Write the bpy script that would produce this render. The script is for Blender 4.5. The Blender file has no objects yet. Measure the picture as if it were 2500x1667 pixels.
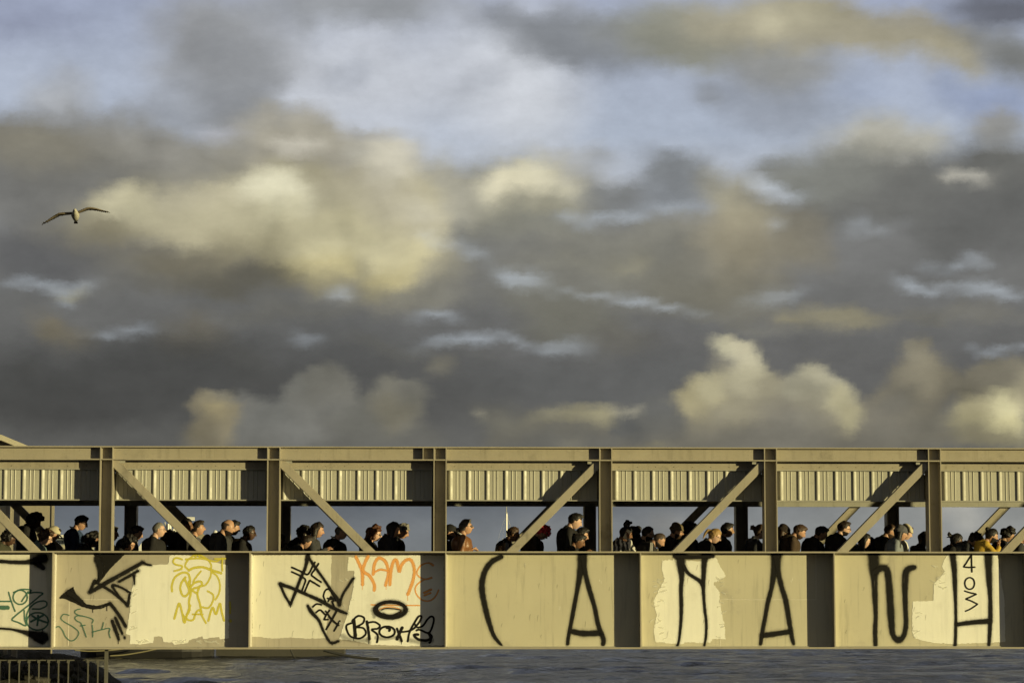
import bpy, bmesh, math, random
import numpy as np
from mathutils import Vector, Matrix, noise as mnoise

R = math.radians
scene = bpy.context.scene
COL = scene.collection

# ------------------------------------------------------------------ camera
FPX = 6510.0                       # focal length in pixels of the 2500 px wide photograph
YAW, PITCH, DIST = R(2.2), math.atan((1480 - 833.5) / 6510.0), 42.0
CAM_H = 4.0                        # metres above the water
cam_data = bpy.data.cameras.new('camera')
cam_data.sensor_width = 36.0
cam_data.lens = 36.0 * FPX / 2500.0
cam_data.clip_start = 0.5
cam_data.clip_end = 12000.0
cam = bpy.data.objects.new('camera', cam_data)
COL.objects.link(cam)
cam.location = (-DIST * math.sin(YAW), -DIST * math.cos(YAW), CAM_H)
cam.rotation_euler = (R(90) + PITCH, 0, -YAW)
scene.camera = cam
CAM = Vector(cam.location)
F_ = Vector((math.sin(YAW) * math.cos(PITCH), math.cos(YAW) * math.cos(PITCH), math.sin(PITCH)))
R_ = Vector((math.cos(YAW), -math.sin(YAW), 0))
U_ = R_.cross(F_)

def ray(px, py):
    return F_ + R_ * ((px - 1250.0) / FPX) + U_ * ((833.5 - py) / FPX)

def at(px, py, y=0.0):             # the point seen at that pixel on the plane at depth y
    d = ray(px, py)
    return CAM + d * ((y - CAM.y) / d.y)

# ------------------------------------------------------------------ sun, sky, exposure
SUN_AZ, SUN_EL = R(56.2), R(3.8)   # from the bridge normal towards the right, above the horizon
sd = bpy.data.lights.new('sun', 'SUN')
sd.energy = 5.0
sd.angle = R(0.5)
sd.color = (1.0, 0.865, 0.44)
sun = bpy.data.objects.new('sun', sd)
COL.objects.link(sun)
to_sun = Vector((math.sin(SUN_AZ) * math.cos(SUN_EL), -math.cos(SUN_AZ) * math.cos(SUN_EL), math.sin(SUN_EL)))
sun.rotation_euler = to_sun.to_track_quat('Z', 'Y').to_euler()
sun.location = (30, -30, 20)

vs = scene.view_settings
scene.display_settings.display_device = 'sRGB'
vs.view_transform = 'Standard'
vs.look = 'None'
vs.exposure = 0.0
vs.gamma = 1.0
vs.use_curve_mapping = False
scene.cycles.max_bounces = 6
scene.cycles.transparent_max_bounces = 24
scene.cycles.use_denoising = True
scene.cycles.use_adaptive_sampling = True
scene.cycles.adaptive_threshold = 0.02
scene.cycles.adaptive_min_samples = 8

def srgb(c):
    o = []
    for v in c[:3]:
        v = v / 255.0
        o.append(v / 12.92 if v <= 0.04045 else ((v + 0.055) / 1.055) ** 2.4)
    return o

world = bpy.data.worlds.new('World')
scene.world = world
world.use_nodes = True
wt = world.node_tree
wt.nodes.clear()
wn, wl = wt.nodes, wt.links
STR = 0.1

def N(tree, typ, **kw):
    n = tree.nodes.new(typ)
    for k, v in kw.items():
        setattr(n, k, v)
    return n

def mth(op, a, b=None, clamp=False):
    n = N(wt, 'ShaderNodeMath', operation=op, use_clamp=clamp)
    for i, v in enumerate((a, b)):
        if v is None:
            continue
        if isinstance(v, (int, float)):
            n.inputs[i].default_value = v
        else:
            wl.new(v, n.inputs[i])
    return n.outputs[0]

def vmth(op, a, b=None, scale=None):
    n = N(wt, 'ShaderNodeVectorMath', operation=op)
    for i, v in enumerate((a, b)):
        if v is None:
            continue
        if isinstance(v, (tuple, list)):
            n.inputs[i].default_value = v
        else:
            wl.new(v, n.inputs[i])
    if scale is not None:
        n.inputs['Scale'].default_value = scale
    return n.outputs[0]

def mixc(f, a, b, mode='MIX'):
    n = N(wt, 'ShaderNodeMix', data_type='RGBA', blend_type=mode)
    for s, v in ((n.inputs[0], f), (n.inputs[6], a), (n.inputs[7], b)):
        if isinstance(v, (int, float)):
            s.default_value = v
        elif isinstance(v, (tuple, list)):
            s.default_value = (*v[:3], 1)
        else:
            wl.new(v, s)
    return n.outputs[2]

def skynoise(vec, scale, detail=6, rough=0.5, off=(0, 0), zs=1.6):
    m = N(wt, 'ShaderNodeMapping', vector_type='POINT')
    m.inputs['Location'].default_value = (off[0] * 7.3, off[1] * 5.9, 0)
    m.inputs['Scale'].default_value = (scale / FPX, scale * zs / FPX, 1)
    wl.new(vec, m.inputs['Vector'])
    n = N(wt, 'ShaderNodeTexNoise', noise_dimensions='2D')
    n.inputs['Scale'].default_value = 1.0
    n.inputs['Detail'].default_value = detail
    n.inputs['Roughness'].default_value = rough
    wl.new(m.outputs[0], n.inputs['Vector'])
    return n.outputs['Fac']

def mrange(v, a, b, c, d, smooth=True):
    n = N(wt, 'ShaderNodeMapRange', interpolation_type='SMOOTHSTEP' if smooth else 'LINEAR')
    n.inputs[1].default_value, n.inputs[2].default_value = a, b
    n.inputs[3].default_value, n.inputs[4].default_value = c, d
    wl.new(v, n.inputs[0])
    return n.outputs[0]

tc = N(wt, 'ShaderNodeTexCoord')
D = tc.outputs['Generated']
sep = N(wt, 'ShaderNodeSeparateXYZ')
wl.new(D, sep.inputs[0])
az = mth('MULTIPLY', mth('ARCTAN2', sep.outputs[0], sep.outputs[1]), FPX)
el = mth('MULTIPLY', mth('ARCSINE', sep.outputs[2]), FPX)
cmb = N(wt, 'ShaderNodeCombineXYZ')
wl.new(az, cmb.inputs[0]); wl.new(el, cmb.inputs[1])
P0 = cmb.outputs[0]

def warp(base, scale, amp, detail, rough, off, aniso=(1, 1)):
    x = skynoise(P0, scale, detail, rough, off)
    y = skynoise(P0, scale, detail, rough, (off[0] + 11, off[1] + 5))
    c = N(wt, 'ShaderNodeCombineXYZ')
    wl.new(x, c.inputs[0]); wl.new(y, c.inputs[1])
    return vmth('ADD', base, vmth('MULTIPLY', vmth('SUBTRACT', c.outputs[0], (0.5, 0.5, 0)), (amp * aniso[0], amp * aniso[1], 0)))

nish = N(wt, 'ShaderNodeTexSky', sky_type='NISHITA')
nish.sun_disc = False
nish.sun_elevation = SUN_EL
nish.sun_rotation = math.pi - SUN_AZ          # clockwise from +Y
nish.air_density = 1.0
nish.dust_density = 1.5
nish.ozone_density = 1.5

def azel(px, py):
    d = ray(px, py).normalized()
    return math.atan2(d.x, d.y) * FPX, math.asin(d.z) * FPX

# ------------------------------------------------------------------ cloud layout
# The clouds of this evening sky as soft masses (x, y, radii in units of 1/6510 rad around the view axis,
# colour, opacity, softness, tilt), worked out on a coarse grid that feeds the sky's node curves below.
GX0, GX1, GY0, GY1, GS = -700.0, 3100.0, -420.0, 1380.0, 10.0
gx = np.arange(GX0, GX1 + 1, GS)
gy = np.arange(GY0, GY1 + 1, GS)
GXX, GYY = np.meshgrid(gx, gy)
rng = np.random.default_rng(11)
def fbm(cell, octs=4, rough=0.5, sx=1.0, sy=1.0):
    """smooth value noise, zero mean, on the grid"""
    out = np.zeros_like(GXX); amp = 1.0; tot = 0
    for o in range(octs):
        cx, cy = cell * sx / 2 ** o / GS, cell * sy / 2 ** o / GS
        nx, ny = int(len(gx) / cx) + 5, int(len(gy) / cy) + 5
        g = rng.uniform(-1, 1, (ny, nx))
        X = np.arange(len(gx)) / cx + 1; Y = np.arange(len(gy)) / cy + 1
        def wts(v):
            i = np.floor(v).astype(int); f = v - i
            w = np.stack([(1 - f) ** 3, 3 * f ** 3 - 6 * f ** 2 + 4, -3 * f ** 3 + 3 * f ** 2 + 3 * f + 1, f ** 3]) / 6
            return i, w
        ix, wx = wts(X); iy, wy = wts(Y)
        r = sum(wx[k] * g[:, np.clip(ix + k - 1, 0, nx - 1)] for k in range(4))
        r = sum(wy[k][:, None] * r[np.clip(iy + k - 1, 0, ny - 1), :] for k in range(4))
        out += r * amp; tot += amp; amp *= rough
    return out / tot * 1.6
def lin8(c):
    v = np.array(c, float) / 255
    return np.where(v <= .04045, v / 12.92, ((v + .055) / 1.055) ** 2.4)
w1x, w1y = fbm(400, 4, .55, 1.5), fbm(400, 4, .55, 1.5)
w2x, w2y = fbm(110, 4, .62), fbm(110, 4, .62)
PW = (GXX + 80 * w1x + 60 * w2x, GYY + 40 * w1y + 45 * w2y)
PC = (GXX + 70 * w2x, GYY + 60 * w2y)
PS = (GXX + 60 * w2x, GYY + 34 * w2y)
fA, fB = fbm(90, 4, .62, 1.5), fbm(420, 6, .6, 1.8)
fL = fbm(330, 4, .5, 3.2)
stops = [(-420, (146, 156, 184)), (0, (158, 166, 186)), (150, (170, 178, 194)), (330, (174, 183, 198)), (430, (186, 192, 202)), (470, (160, 166, 176)), (560, (122, 122, 121)),
         (700, (110, 110, 109)), (900, (98, 98, 98)), (1090, (100, 100, 98)), (1240, (98, 104, 112)), (1345, (116, 122, 126)), (1400, (116, 120, 122))]
sr = np.array([r for r, c in stops], float)
sc_ = np.array([lin8(c) for r, c in stops])
cum = np.zeros_like(GXX)
img = np.stack([np.interp(GYY + 20 * w1y, sr, sc_[:, k]) for k in range(3)], -1)
t1 = lambda x, y: (x / 1.8816, y / 1.8816)
t2 = lambda x, y: (x / 1.8816 + 1250, y / 1.8816)
t3 = lambda x, y: (x / 1.8816, y / 1.8816 + 540)
t4 = lambda x, y: (x / 1.8816 + 1250, y / 1.8816 + 540)
def B(t, x, y, rx, ry, col, op=1.0, soft=1.0, rot=0, P=None, e=0.25):
    P = PW if P is None else P
    if soft < .6 and P is PC and op > .9 and ry > 60:      # a crisp billow: ring it with smaller lobes
        for q in range(9):
            an = math.pi * (1.08 + 0.84 * (q + lob.uniform(-.3, .3)) / 8)
            rr = lob.uniform(.26, .42); q_ = lob.uniform(.95, 1.06)
            lobe(t, x + rx * .80 * math.cos(an), y + ry * .80 * math.sin(an), rr * min(rx, ry) * 1.25, rr * min(rx, ry) * 1.1, [v * q_ for v in col], soft)
    lobe(t, x, y, rx, ry, col, soft * (1.2 if soft >= .6 else 1), op, rot, P, e * .8)
lob = random.Random(5)
def lobe(t, x, y, rx, ry, col, soft=.3, op=1.0, rot=0, P=None, e=.2):
    P = PC if P is None else P
    X, Y = t(x, y)
    a = R(rot)
    dx, dy = P[0] - X, P[1] - Y
    u = (dx * math.cos(a) + dy * math.sin(a)) / (rx / 1.8816)
    v = (-dx * math.sin(a) + dy * math.cos(a)) / (ry / 1.8816)
    l = np.sqrt(u * u + v * v) + fA * e * 1.1
    f = np.clip((1 + soft * .5 - l) / soft, 0, 1)
    f = f * f * (3 - 2 * f) * op
    if soft < .6 and P is PC:                              # billows melt into the deck below them
        f = f * np.clip(1.1 - np.clip(v, 0, 1) * .75, 0, 1)
    if P is PC and sum(col) > 330:
        cum[:] = cum * (1 - f) + f * .9
    elif P is PW:
        cum[:] = cum * (1 - f) + f * .25
    f = f[..., None]
    g = sum(col) / 3.0
    img[:] = img * (1 - f) + lin8([v * .76 + g * .24 for v in col]) * f
# ---- high grey wisps and the pale veil
B(t1, 1700, 330, 700, 330, (200, 204, 212), .8, 1.4)
B(t2, 60, 380, 260, 380, (203, 207, 214), .8, 1.4)
B(t1, 60, 40, 260, 110, (138, 146, 172), .8, 1.4)
B(t1, 1050, 110, 330, 240, (146, 147, 148), .9, 1.1, 0, PW, .5)
B(t1, 1080, 250, 190, 200, (140, 143, 148), .75, 1.1, 10, PW, .5)
B(t1, 1650, 0, 520, 110, (140, 143, 146), .9, 1.1, 0, PW, .4)
B(t1, 1620, 330, 110, 60, (160, 166, 178), .6, 1.4, -20, PS, .5)
B(t1, 2160, 380, 120, 55, (168, 173, 184), .6, 1.4, -25, PS, .5)
B(t1, 2330, 60, 90, 80, (130, 136, 150), .6, 1.4, 0, PS, .4)
B(t1, 1150, 540, 260, 120, (136, 140, 146), .9, .9, 5, PW, .3)
B(t1, 290, 430, 130, 90, (168, 168, 166), .6, 1.2, 0, PS, .4)
B(t1, 900, 470, 260, 90, (140, 143, 148), .7, 1.2, 0, PW, .4)
# ---- upper right cloud
B(t2, 350, 190, 430, 120, (128, 132, 138), .95, .9, 12, PW, .3)
B(t2, 950, 160, 480, 150, (136, 136, 122), 1, .8, 5, PW, .3)
B(t2, 1500, 160, 640, 120, (160, 153, 128), 1, .7, 6, PW, .3)
B(t2, 1280, 90, 200, 60, (176, 169, 138), .7, 1.2, 5, PC, .3)
B(t2, 1950, 150, 220, 55, (170, 163, 140), .8, 1.1, 22, PC, .3)
B(t2, 1330, 340, 260, 100, (140, 140, 136), .9, 1.0, 10, PW, .3)
B(t2, 1250, 480, 300, 110, (142, 149, 162), .8, 1.2, 12, PW, .4)
B(t2, 880, 440, 70, 50, (138, 142, 148), .6, 1.2, 0, PS, .4)
B(t2, 2290, 60, 230, 90, (96, 98, 108), .9, 1.1, 0, PW, .3)
B(t2, 2330, 290, 260, 90, (112, 112, 106), .9, 1.1, 25, PW, .3)
B(t2, 2050, 240, 150, 40, (158, 150, 122), .7, 1.1, 30, PC, .3)
B(t2, 2200, 430, 260, 90, (136, 150, 182), .9, 1.2, 10, PW, .3)
B(t2, 1650, 440, 160, 90, (156, 168, 192), .8, 1.2, 0, PW, .3)
# ---- left grey deck
B(t1, 300, 800, 820, 290, (122, 121, 117), 1, .5, 0, PW, .3)
B(t1, 800, 800, 800, 220, (132, 129, 118), 1, .6, 0, PW, .3)
B(t1, 620, 620, 300, 110, (148, 145, 136), .8, 1.1, 20, PC, .4)
B(t1, 120, 660, 300, 100, (136, 130, 112), .8, 1.2, 0, PW, .3)
B(t1, 250, 850, 420, 130, (104, 104, 104), .6, 1.2, 0, PW, .3)
B(t1, 1500, 740, 420, 170, (158, 152, 136), 1, .7, 15, PC, .35)
B(t1, 1000, 600, 90, 30, (184, 188, 204), .6, 1.3, 0, PS, .5)
B(t1, 2000, 900, 420, 170, (134, 132, 120), 1, .7, -12, PW, .35)
B(t1, 2330, 930, 300, 200, (120, 120, 110), 1, .8, 0, PW, .35)
# ---- right grey deck
B(t2, 160, 860, 330, 90, (160, 156, 140), 1, .9, 0, PW, .3)
B(t2, 450, 900, 260, 80, (130, 132, 132), 1, .8, 0, PW, .3)
B(t2, 740, 850, 180, 120, (126, 130, 134), 1, .6, 5, PC, .35)
B(t2, 1080, 930, 180, 130, (172, 166, 138), 1, .7, 0, PC, .35)
B(t2, 1700, 860, 620, 170, (114, 114, 110), 1, .6, 0, PW, .3)
B(t2, 1700, 660, 260, 100, (158, 154, 136), .9, 1.0, 0, PC, .4)
B(t2, 1500, 780, 240, 110, (128, 129, 122), .95, .9, 0, PW, .4)
B(t2, 2200, 780, 320, 170, (106, 106, 102), 1, .7, 0, PW, .3)
B(t2, 2220, 570, 130, 70, (138, 134, 122), .8, 1.2, 0, PC, .4)
B(t2, 2200, 1000, 400, 200, (100, 100, 98), 1, 1, 0, PW, .3)
B(t2, 1200, 870, 110, 40, (190, 198, 208), .7, 1.2, 20, PS, .4)
B(t2, 2090, 800, 120, 32, (176, 172, 158), .9, .9, 0, PS, .4)
# ---- the big sunlit cumulus
B(t1, 1500, 720, 480, 170, (162, 156, 138), .95, .75, 12, PC, .35)
B(t1, 1000, 930, 560, 150, (150, 144, 122), 1, .6, -4, PC, .3)
B(t1, 1950, 900, 330, 150, (150, 146, 128), .9, .9, 5, PC, .3)
B(t1, 1450, 1080, 620, 300, (168, 160, 128), 1, .5, 14, PC, .3)
B(t1, 650, 1010, 330, 130, (166, 158, 126), 1, .6, 0, PC, .3)
B(t1, 560, 950, 130, 70, (198, 190, 152), .9, .9, -10, PC, .3)
B(t1, 700, 960, 110, 90, (196, 188, 150), .8, 1.0, 0, PC, .3)
B(t1, 880, 910, 110, 80, (182, 174, 142), .8, 1.0, 0, PC, .3)
B(t1, 1130, 860, 120, 90, (206, 200, 166), .9, .9, 0, PC, .3)
B(t1, 1270, 900, 150, 120, (222, 216, 180), .95, 1.0, 0, PC, .3)
B(t1, 1220, 1010, 150, 90, (208, 200, 158), .85, 1.1, 0, PC, .3)
B(t1, 1050, 960, 100, 90, (186, 178, 144), .7, 1.1, 0, PC, .3)
B(t1, 1690, 870, 150, 120, (186, 178, 150), .85, 1.1, 0, PC, .3)
B(t1, 1600, 960, 130, 90, (180, 172, 138), .7, 1.1, 0, PC, .3)
B(t1, 1770, 750, 120, 80, (196, 190, 168), .8, 1.0, 20, PC, .3)
B(t1, 1650, 690, 90, 50, (176, 172, 156), .8, 1.0, 20, PC, .3)
B(t1, 1360, 665, 130, 38, (196, 190, 172), .8, .9, 0, PC, .35)
B(t1, 1900, 960, 120, 60, (168, 162, 138), .8, 1.1, 20, PC, .3)
B(t2, 60, 835, 210, 80, (206, 199, 166), .85, 1.1, 2, PC, .3)
B(t2, -60, 850, 140, 80, (206, 198, 164), .8, 1.0, 2, PC, .3)
B(t2, 60, 930, 260, 60, (150, 146, 124), .8, 1.1, 0, PW, .3)
B(t3, 1500, 110, 300, 140, (196, 187, 142), .9, .9, 0, PC, .3)
B(t3, 1120, 120, 260, 90, (170, 161, 124), .8, 1.1, 0, PC, .3)
B(t3, 1450, 240, 220, 70, (184, 172, 120), .9, .9, -4, PC, .3)
B(t3, 1850, 170, 120, 90, (190, 180, 134), .95, .7, -25, PC, .3)
B(t3, 1790, 270, 130, 70, (178, 166, 116), .9, .9, -25, PC, .3)
B(t3, 1660, 220, 30, 60, (150, 144, 116), .6, 1.0, 0, PC, .3)
B(t3, 420, 60, 260, 80, (150, 141, 112), .8, 1.1, 0, PC, .3)
B(t3, 750, 200, 380, 110, (116, 109, 88), .85, 1.2, 6, PW, .3)
B(t3, 100, 150, 240, 150, (92, 92, 94), .85, 1.1, 0, PW, .3)
B(t3, 900, 310, 500, 60, (100, 96, 84), .8, 1.2, 0, PW, .3)
B(t3, 1250, 20, 560, 60, (176, 168, 132), .6, 1.2, 8, PC, .3)
B(t2, 300, 760, 160, 40, (168, 168, 164), .6, 1.1, 0, PC, .35)
B(t4, 700, 60, 330, 70, (134, 131, 118), .7, 1.1, -6, PC, .4)
B(t4, 150, 60, 300, 70, (128, 126, 112), .7, 1.1, 4, PC, .4)
B(t4, 330, 210, 280, 40, (140, 136, 116), .6, 1.1, 4, PC, .4)
B(t4, 2000, 420, 320, 40, (122, 119, 108), .6, 1.1, 0, PC, .4)
B(t4, 1150, 470, 260, 30, (116, 114, 104), .6, 1.1, 3, PC, .4)
B(t3, 1900, 330, 260, 40, (120, 118, 108), .6, 1.1, -4, PC, .4)
B(t3, 1300, 430, 360, 36, (112, 110, 102), .6, 1.1, 3, PC, .4)
B(t3, 1850, 600, 300, 34, (118, 116, 106), .6, 1.1, 2, PC, .4)
# ---- middle right glow
B(t4, 500, 200, 620, 170, (122, 120, 108), .8, 1.1, 0, PW, .3)
B(t4, 1050, 110, 200, 200, (154, 144, 116), .8, 1.1, 0, PC, .3)
B(t4, 1350, 90, 110, 120, (136, 128, 106), .7, 1.2, 0, PC, .3)
B(t4, 900, 320, 300, 100, (118, 114, 98), .7, 1.2, 0, PW, .3)
B(t4, 1500, 420, 230, 45, (148, 140, 110), .8, 1.0, 0, PS, .3)
B(t4, 250, 450, 220, 120, (112, 110, 96), .7, 1.2, 20, PW, .3)
B(t4, 520, 540, 180, 50, (108, 104, 90), .7, 1.2, 0, PW, .3)
t0 = lambda x, y: (x, y)
B(t0, 2350, 1310, 1300, 220, (150, 152, 148), .85, 1.2, 0, PW, .2)
B(t0, 1400, 1330, 1300, 140, (128, 133, 136), .7, 1.2, 0, PW, .2)
B(t0, 2330, 1260, 120, 50, (172, 170, 160), .7, 1.0, 0, PC, .3)
B(t0, 1600, 1255, 120, 24, (136, 136, 132), .7, 1.0, 10, PC, .3)
B(t0, 1280, 1250, 200, 24, (126, 129, 130), .6, 1.0, 10, PC, .3)
# ---- small gaps of pale light in the deck
HOLE = (184, 195, 206)
for (t, x, y, rx, ry, rot, o) in [
    (t3, 200, 300, 130, 30, 0, .7), (t3, 260, 360, 30, 30, 30, .6), (t3, 540, 505, 130, 24, 0, .8), (t3, 1400, 560, 55, 26, 12, 1),
    (t3, 2160, 545, 110, 34, -12, 1), (t3, 2040, 430, 70, 24, 0, .7), (t3, 1520, 345, 50, 28, 0, .6), (t3, 2150, 140, 80, 30, 20, .5),
    (t3, 1960, 85, 50, 18, 20, .6), (t4, 50, 260, 75, 36, 10, .9), (t4, 330, 345, 110, 12, 6, .6), (t4, 500, 365, 90, 20, 12, 1), (t4, 620, 385, 70, 16, 14, .8), (t4, 760, 405, 90, 12, 12, .9), (t4, 180, 575, 75, 38, 0, .9),
    (t4, 30, 530, 60, 18, 25, .8), (t4, 1890, 280, 90, 24, 12, .8), (t4, 2190, 325, 100, 40, 0, .9), (t4, 2100, 210, 60, 30, 0, .8),
    (t4, 1930, 190, 60, 18, 10, .6), (t4, 2150, 590, 60, 14, 5, .8), (t4, 2320, 590, 60, 12, 0, .7), (t4, 1220, 340, 110, 30, -10, .45),
    (t4, 1220, 40, 40, 26, 0, .5), (t4, 1640, 55, 60, 20, 10, .5), (t2, 560, 985, 230, 22, -3, .7), (t2, 330, 1015, 50, 22, 0, .6),
    (t2, 250, 990, 70, 20, 0, .5), (t2, 1280, 885, 70, 24, 0, .5)]:
    B(t, x, y, rx * 1.2, ry * .72, HOLE, o * .6, 1.5, rot, PS, .7)
for (t, x, y, rx, ry, rot, c, o) in [
    (t3, 230, 500, 110, 70, 0, (124, 114, 90), .8), (t3, 830, 540, 130, 90, -10, (120, 112, 94), .7), (t3, 1130, 650, 150, 70, 10, (110, 106, 94), .6),
    (t3, 130, 680, 50, 40, 0, (96, 94, 88), .5), (t3, 260, 320, 50, 24, 0, (150, 146, 120), .6), (t4, 1260, 400, 60, 28, 0, (140, 132, 104), .7),
    (t4, 520, 180, 100, 40, 0, (136, 130, 104), .5)]:
    B(t, x, y, rx, ry, c, o, 1.2, rot, PC, .5)
# ---- dark lower deck
B(t3, 350, 770, 900, 210, (68, 68, 68), .9, 1.0, 0, PW, .25)
B(t4, 900, 590, 800, 90, (98, 97, 96), .6, 1.2, 0, PW, .3)
B(t4, 300, 700, 500, 80, (98, 98, 98), .6, 1.2, 0, PW, .3)
# ---- cumulus towers rising behind the bridge
B(t3, 1500, 760, 1000, 190, (86, 86, 86), .75, 1.1, 0, PW, .2)
B(t4, 500, 720, 700, 100, (94, 95, 95), .6, 1.1, 0, PW, .2)
HZ = (104, 103, 97)
B(t3, 600, 1060, 500, 60, (90, 90, 88), .8, 1.2, 0, PW, .2)
B(t3, 1400, 1030, 620, 140, HZ, 1, .35, 0, PC, .22)
B(t3, 1230, 930, 230, 120, (116, 116, 110), 1, .22, 0, PC, .2)
B(t3, 1140, 830, 60, 60, (120, 119, 112), 1, .22, 0, PC, .2)
B(t3, 1400, 800, 110, 100, (120, 119, 111), 1, .2, 0, PC, .2)
B(t3, 1500, 780, 110, 90, (126, 124, 114), 1, .2, 0, PC, .2)
B(t3, 1470, 900, 140, 90, (114, 113, 106), .6, 1.0, 0, PC, .2)
B(t3, 960, 930, 120, 130, (140, 130, 102), 1, .3, 30, PC, .22)
B(t3, 1000, 840, 80, 55, (136, 130, 110), 1, .3, 0, PC, .22)
B(t3, 960, 900, 50, 60, (164, 150, 108), .85, .9, 20, PC, .2)
B(t3, 900, 980, 80, 60, (128, 119, 94), .8, .9, 0, PC, .2)
B(t3, 1700, 930, 160, 110, (112, 111, 103), 1, .3, 0, PC, .2)
B(t3, 1830, 830, 110, 100, (122, 119, 106), 1, .22, 0, PC, .2)
B(t3, 1910, 780, 70, 60, (118, 116, 106), 1, .22, 0, PC, .2)
B(t3, 1800, 880, 80, 80, (128, 122, 102), .7, 1, 0, PC, .2)
B(t3, 2070, 710, 55, 40, (116, 112, 98), .8, .8, 0, PC, .3)
B(t3, 2215, 890, 36, 18, (168, 162, 138), .8, .8, 0, PC, .3)
B(t4, 330, 860, 260, 52, (156, 148, 112), .9, .8, -3, PC, .25)
B(t4, 540, 825, 130, 14, (178, 172, 146), .7, 1.0, -4, PC, .25)
B(t4, 80, 900, 200, 60, (120, 116, 98), .7, 1.2, 0, PC, .25)
B(t4, 1150, 1000, 900, 190, (120, 115, 99), 1, .35, 0, PC, .22)
B(t4, 1250, 900, 260, 110, (124, 118, 98), 1, .4, 0, PC, .22)
B(t4, 1620, 930, 200, 120, (118, 113, 98), 1, .4, 0, PC, .22)
B(t4, 200, 1000, 300, 90, (110, 107, 96), 1, .4, 0, PC, .22)
B(t4, 960, 880, 230, 140, (124, 118, 98), 1, .3, -20, PC, .2)
B(t4, 1060, 820, 200, 150, (138, 131, 106), 1, .4, 0, PC, .2)
B(t4, 1430, 870, 180, 110, (134, 127, 103), 1, .4, 0, PC, .2)
B(t4, 850, 820, 120, 80, (158, 148, 110), 1, .45, -35, PC, .2)
B(t4, 920, 770, 80, 60, (166, 158, 122), .9, .6, -30, PC, .2)
B(t4, 1060, 690, 75, 100, (160, 153, 122), 1, .3, -10, PC, .2)
B(t4, 1000, 590, 100, 62, (170, 163, 132), 1, .3, 10, PC, .2)
B(t4, 930, 590, 50, 50, (172, 166, 134), 1, .25, 0, PC, .2)
B(t4, 935, 665, 55, 30, (124, 119, 104), .8, .8, 0, PC, .2)
B(t4, 1220, 880, 110, 90, (116, 111, 97), .7, .9, 0, PC, .2)
B(t4, 1400, 800, 180, 80, (142, 137, 114), 1, .3, 5, PC, .2)
B(t4, 1430, 735, 110, 50, (160, 154, 126), 1, .35, 0, PC, .2)
B(t4, 1490, 800, 60, 80, (168, 160, 122), .9, .6, 0, PC, .2)
B(t4, 1560, 880, 50, 66, (162, 154, 116), .9, .5, -30, PC, .2)
B(t4, 1340, 930, 130, 60, (112, 109, 98), .6, 1.0, 0, PC, .2)
B(t4, 1820, 820, 150, 190, (122, 116, 99), 1, .3, -5, PC, .22)
B(t4, 1850, 620, 60, 80, (130, 124, 106), 1, .3, 0, PC, .2)
B(t4, 1860, 720, 80, 110, (142, 134, 110), .8, .9, -10, PC, .22)
B(t4, 1760, 860, 80, 90, (108, 105, 95), .7, 1.0, 0, PC, .22)
B(t4, 2180, 800, 190, 140, (126, 120, 102), 1, .35, 0, PC, .22)
B(t4, 2110, 900, 100, 70, (176, 166, 124), .9, .6, 0, PC, .22)
B(t4, 2100, 970, 110, 70, (160, 151, 110), .9, .8, 0, PC, .22)
B(t4, 2240, 890, 80, 90, (206, 197, 146), .95, .7, 0, PC, .22)
B(t4, 2250, 980, 90, 70, (196, 186, 132), .9, .9, 0, PC, .22)
B(t4, 2340, 800, 80, 90, (160, 151, 120), .9, .9, 0, PC, .22)
B(t4, 2200, 1040, 200, 40, (140, 132, 100), .8, 1.1, 0, PC, .22)
B(t4, 500, 910, 80, 90, (94, 95, 94), .9, .45, 15, PC, .2)
B(t4, 540, 860, 50, 40, (95, 96, 95), .9, .4, 0, PC, .2)
B(t4, 660, 930, 100, 110, (98, 98, 94), .9, .4, 0, PC, .2)
B(t4, 640, 840, 60, 40, (98, 98, 95), 1, .25, 0, PC, .2)
B(t4, 250, 1010, 260, 60, (98, 98, 94), .8, .8, 0, PC, .22)
B(t4, 240, 1010, 60, 40, (126, 122, 106), .7, 1, 0, PC, .22)
B(t4, 1000, 960, 80, 40, (128, 121, 98), .7, 1, 0, PC, .22)
B(t4, 1150, 1000, 900, 60, (108, 105, 95), .7, 1.2, 0, PW, .2)
B(t4, 600, 1020, 90, 20, (126, 119, 94), .7, 1, 0, PC, .22)
puff = np.zeros_like(GXX)                                  # rounded lumps with soft creases between them
for cell_, a_ in ((210, 1.0), (110, .6), (56, .32)):
    q_ = np.abs(fbm(cell_, 1, .5, 1.15)) / 1.0
    puff += a_ * (np.sqrt(q_ + .006) - .50)
shade = fbm(260, 3, .5, 1.6)
shade = shade - np.roll(shade, 6, 0)                       # undersides darker than tops
img *= (1.03 + .15 * fL + .11 * fB + .04 * fA + .55 * cum * puff + .30 * (.3 + .7 * cum) * shade)[..., None]
img = .15 * (np.maximum(img, 1e-4) / .15) ** 1.08                # the hard tonal range of this evening deck

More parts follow.
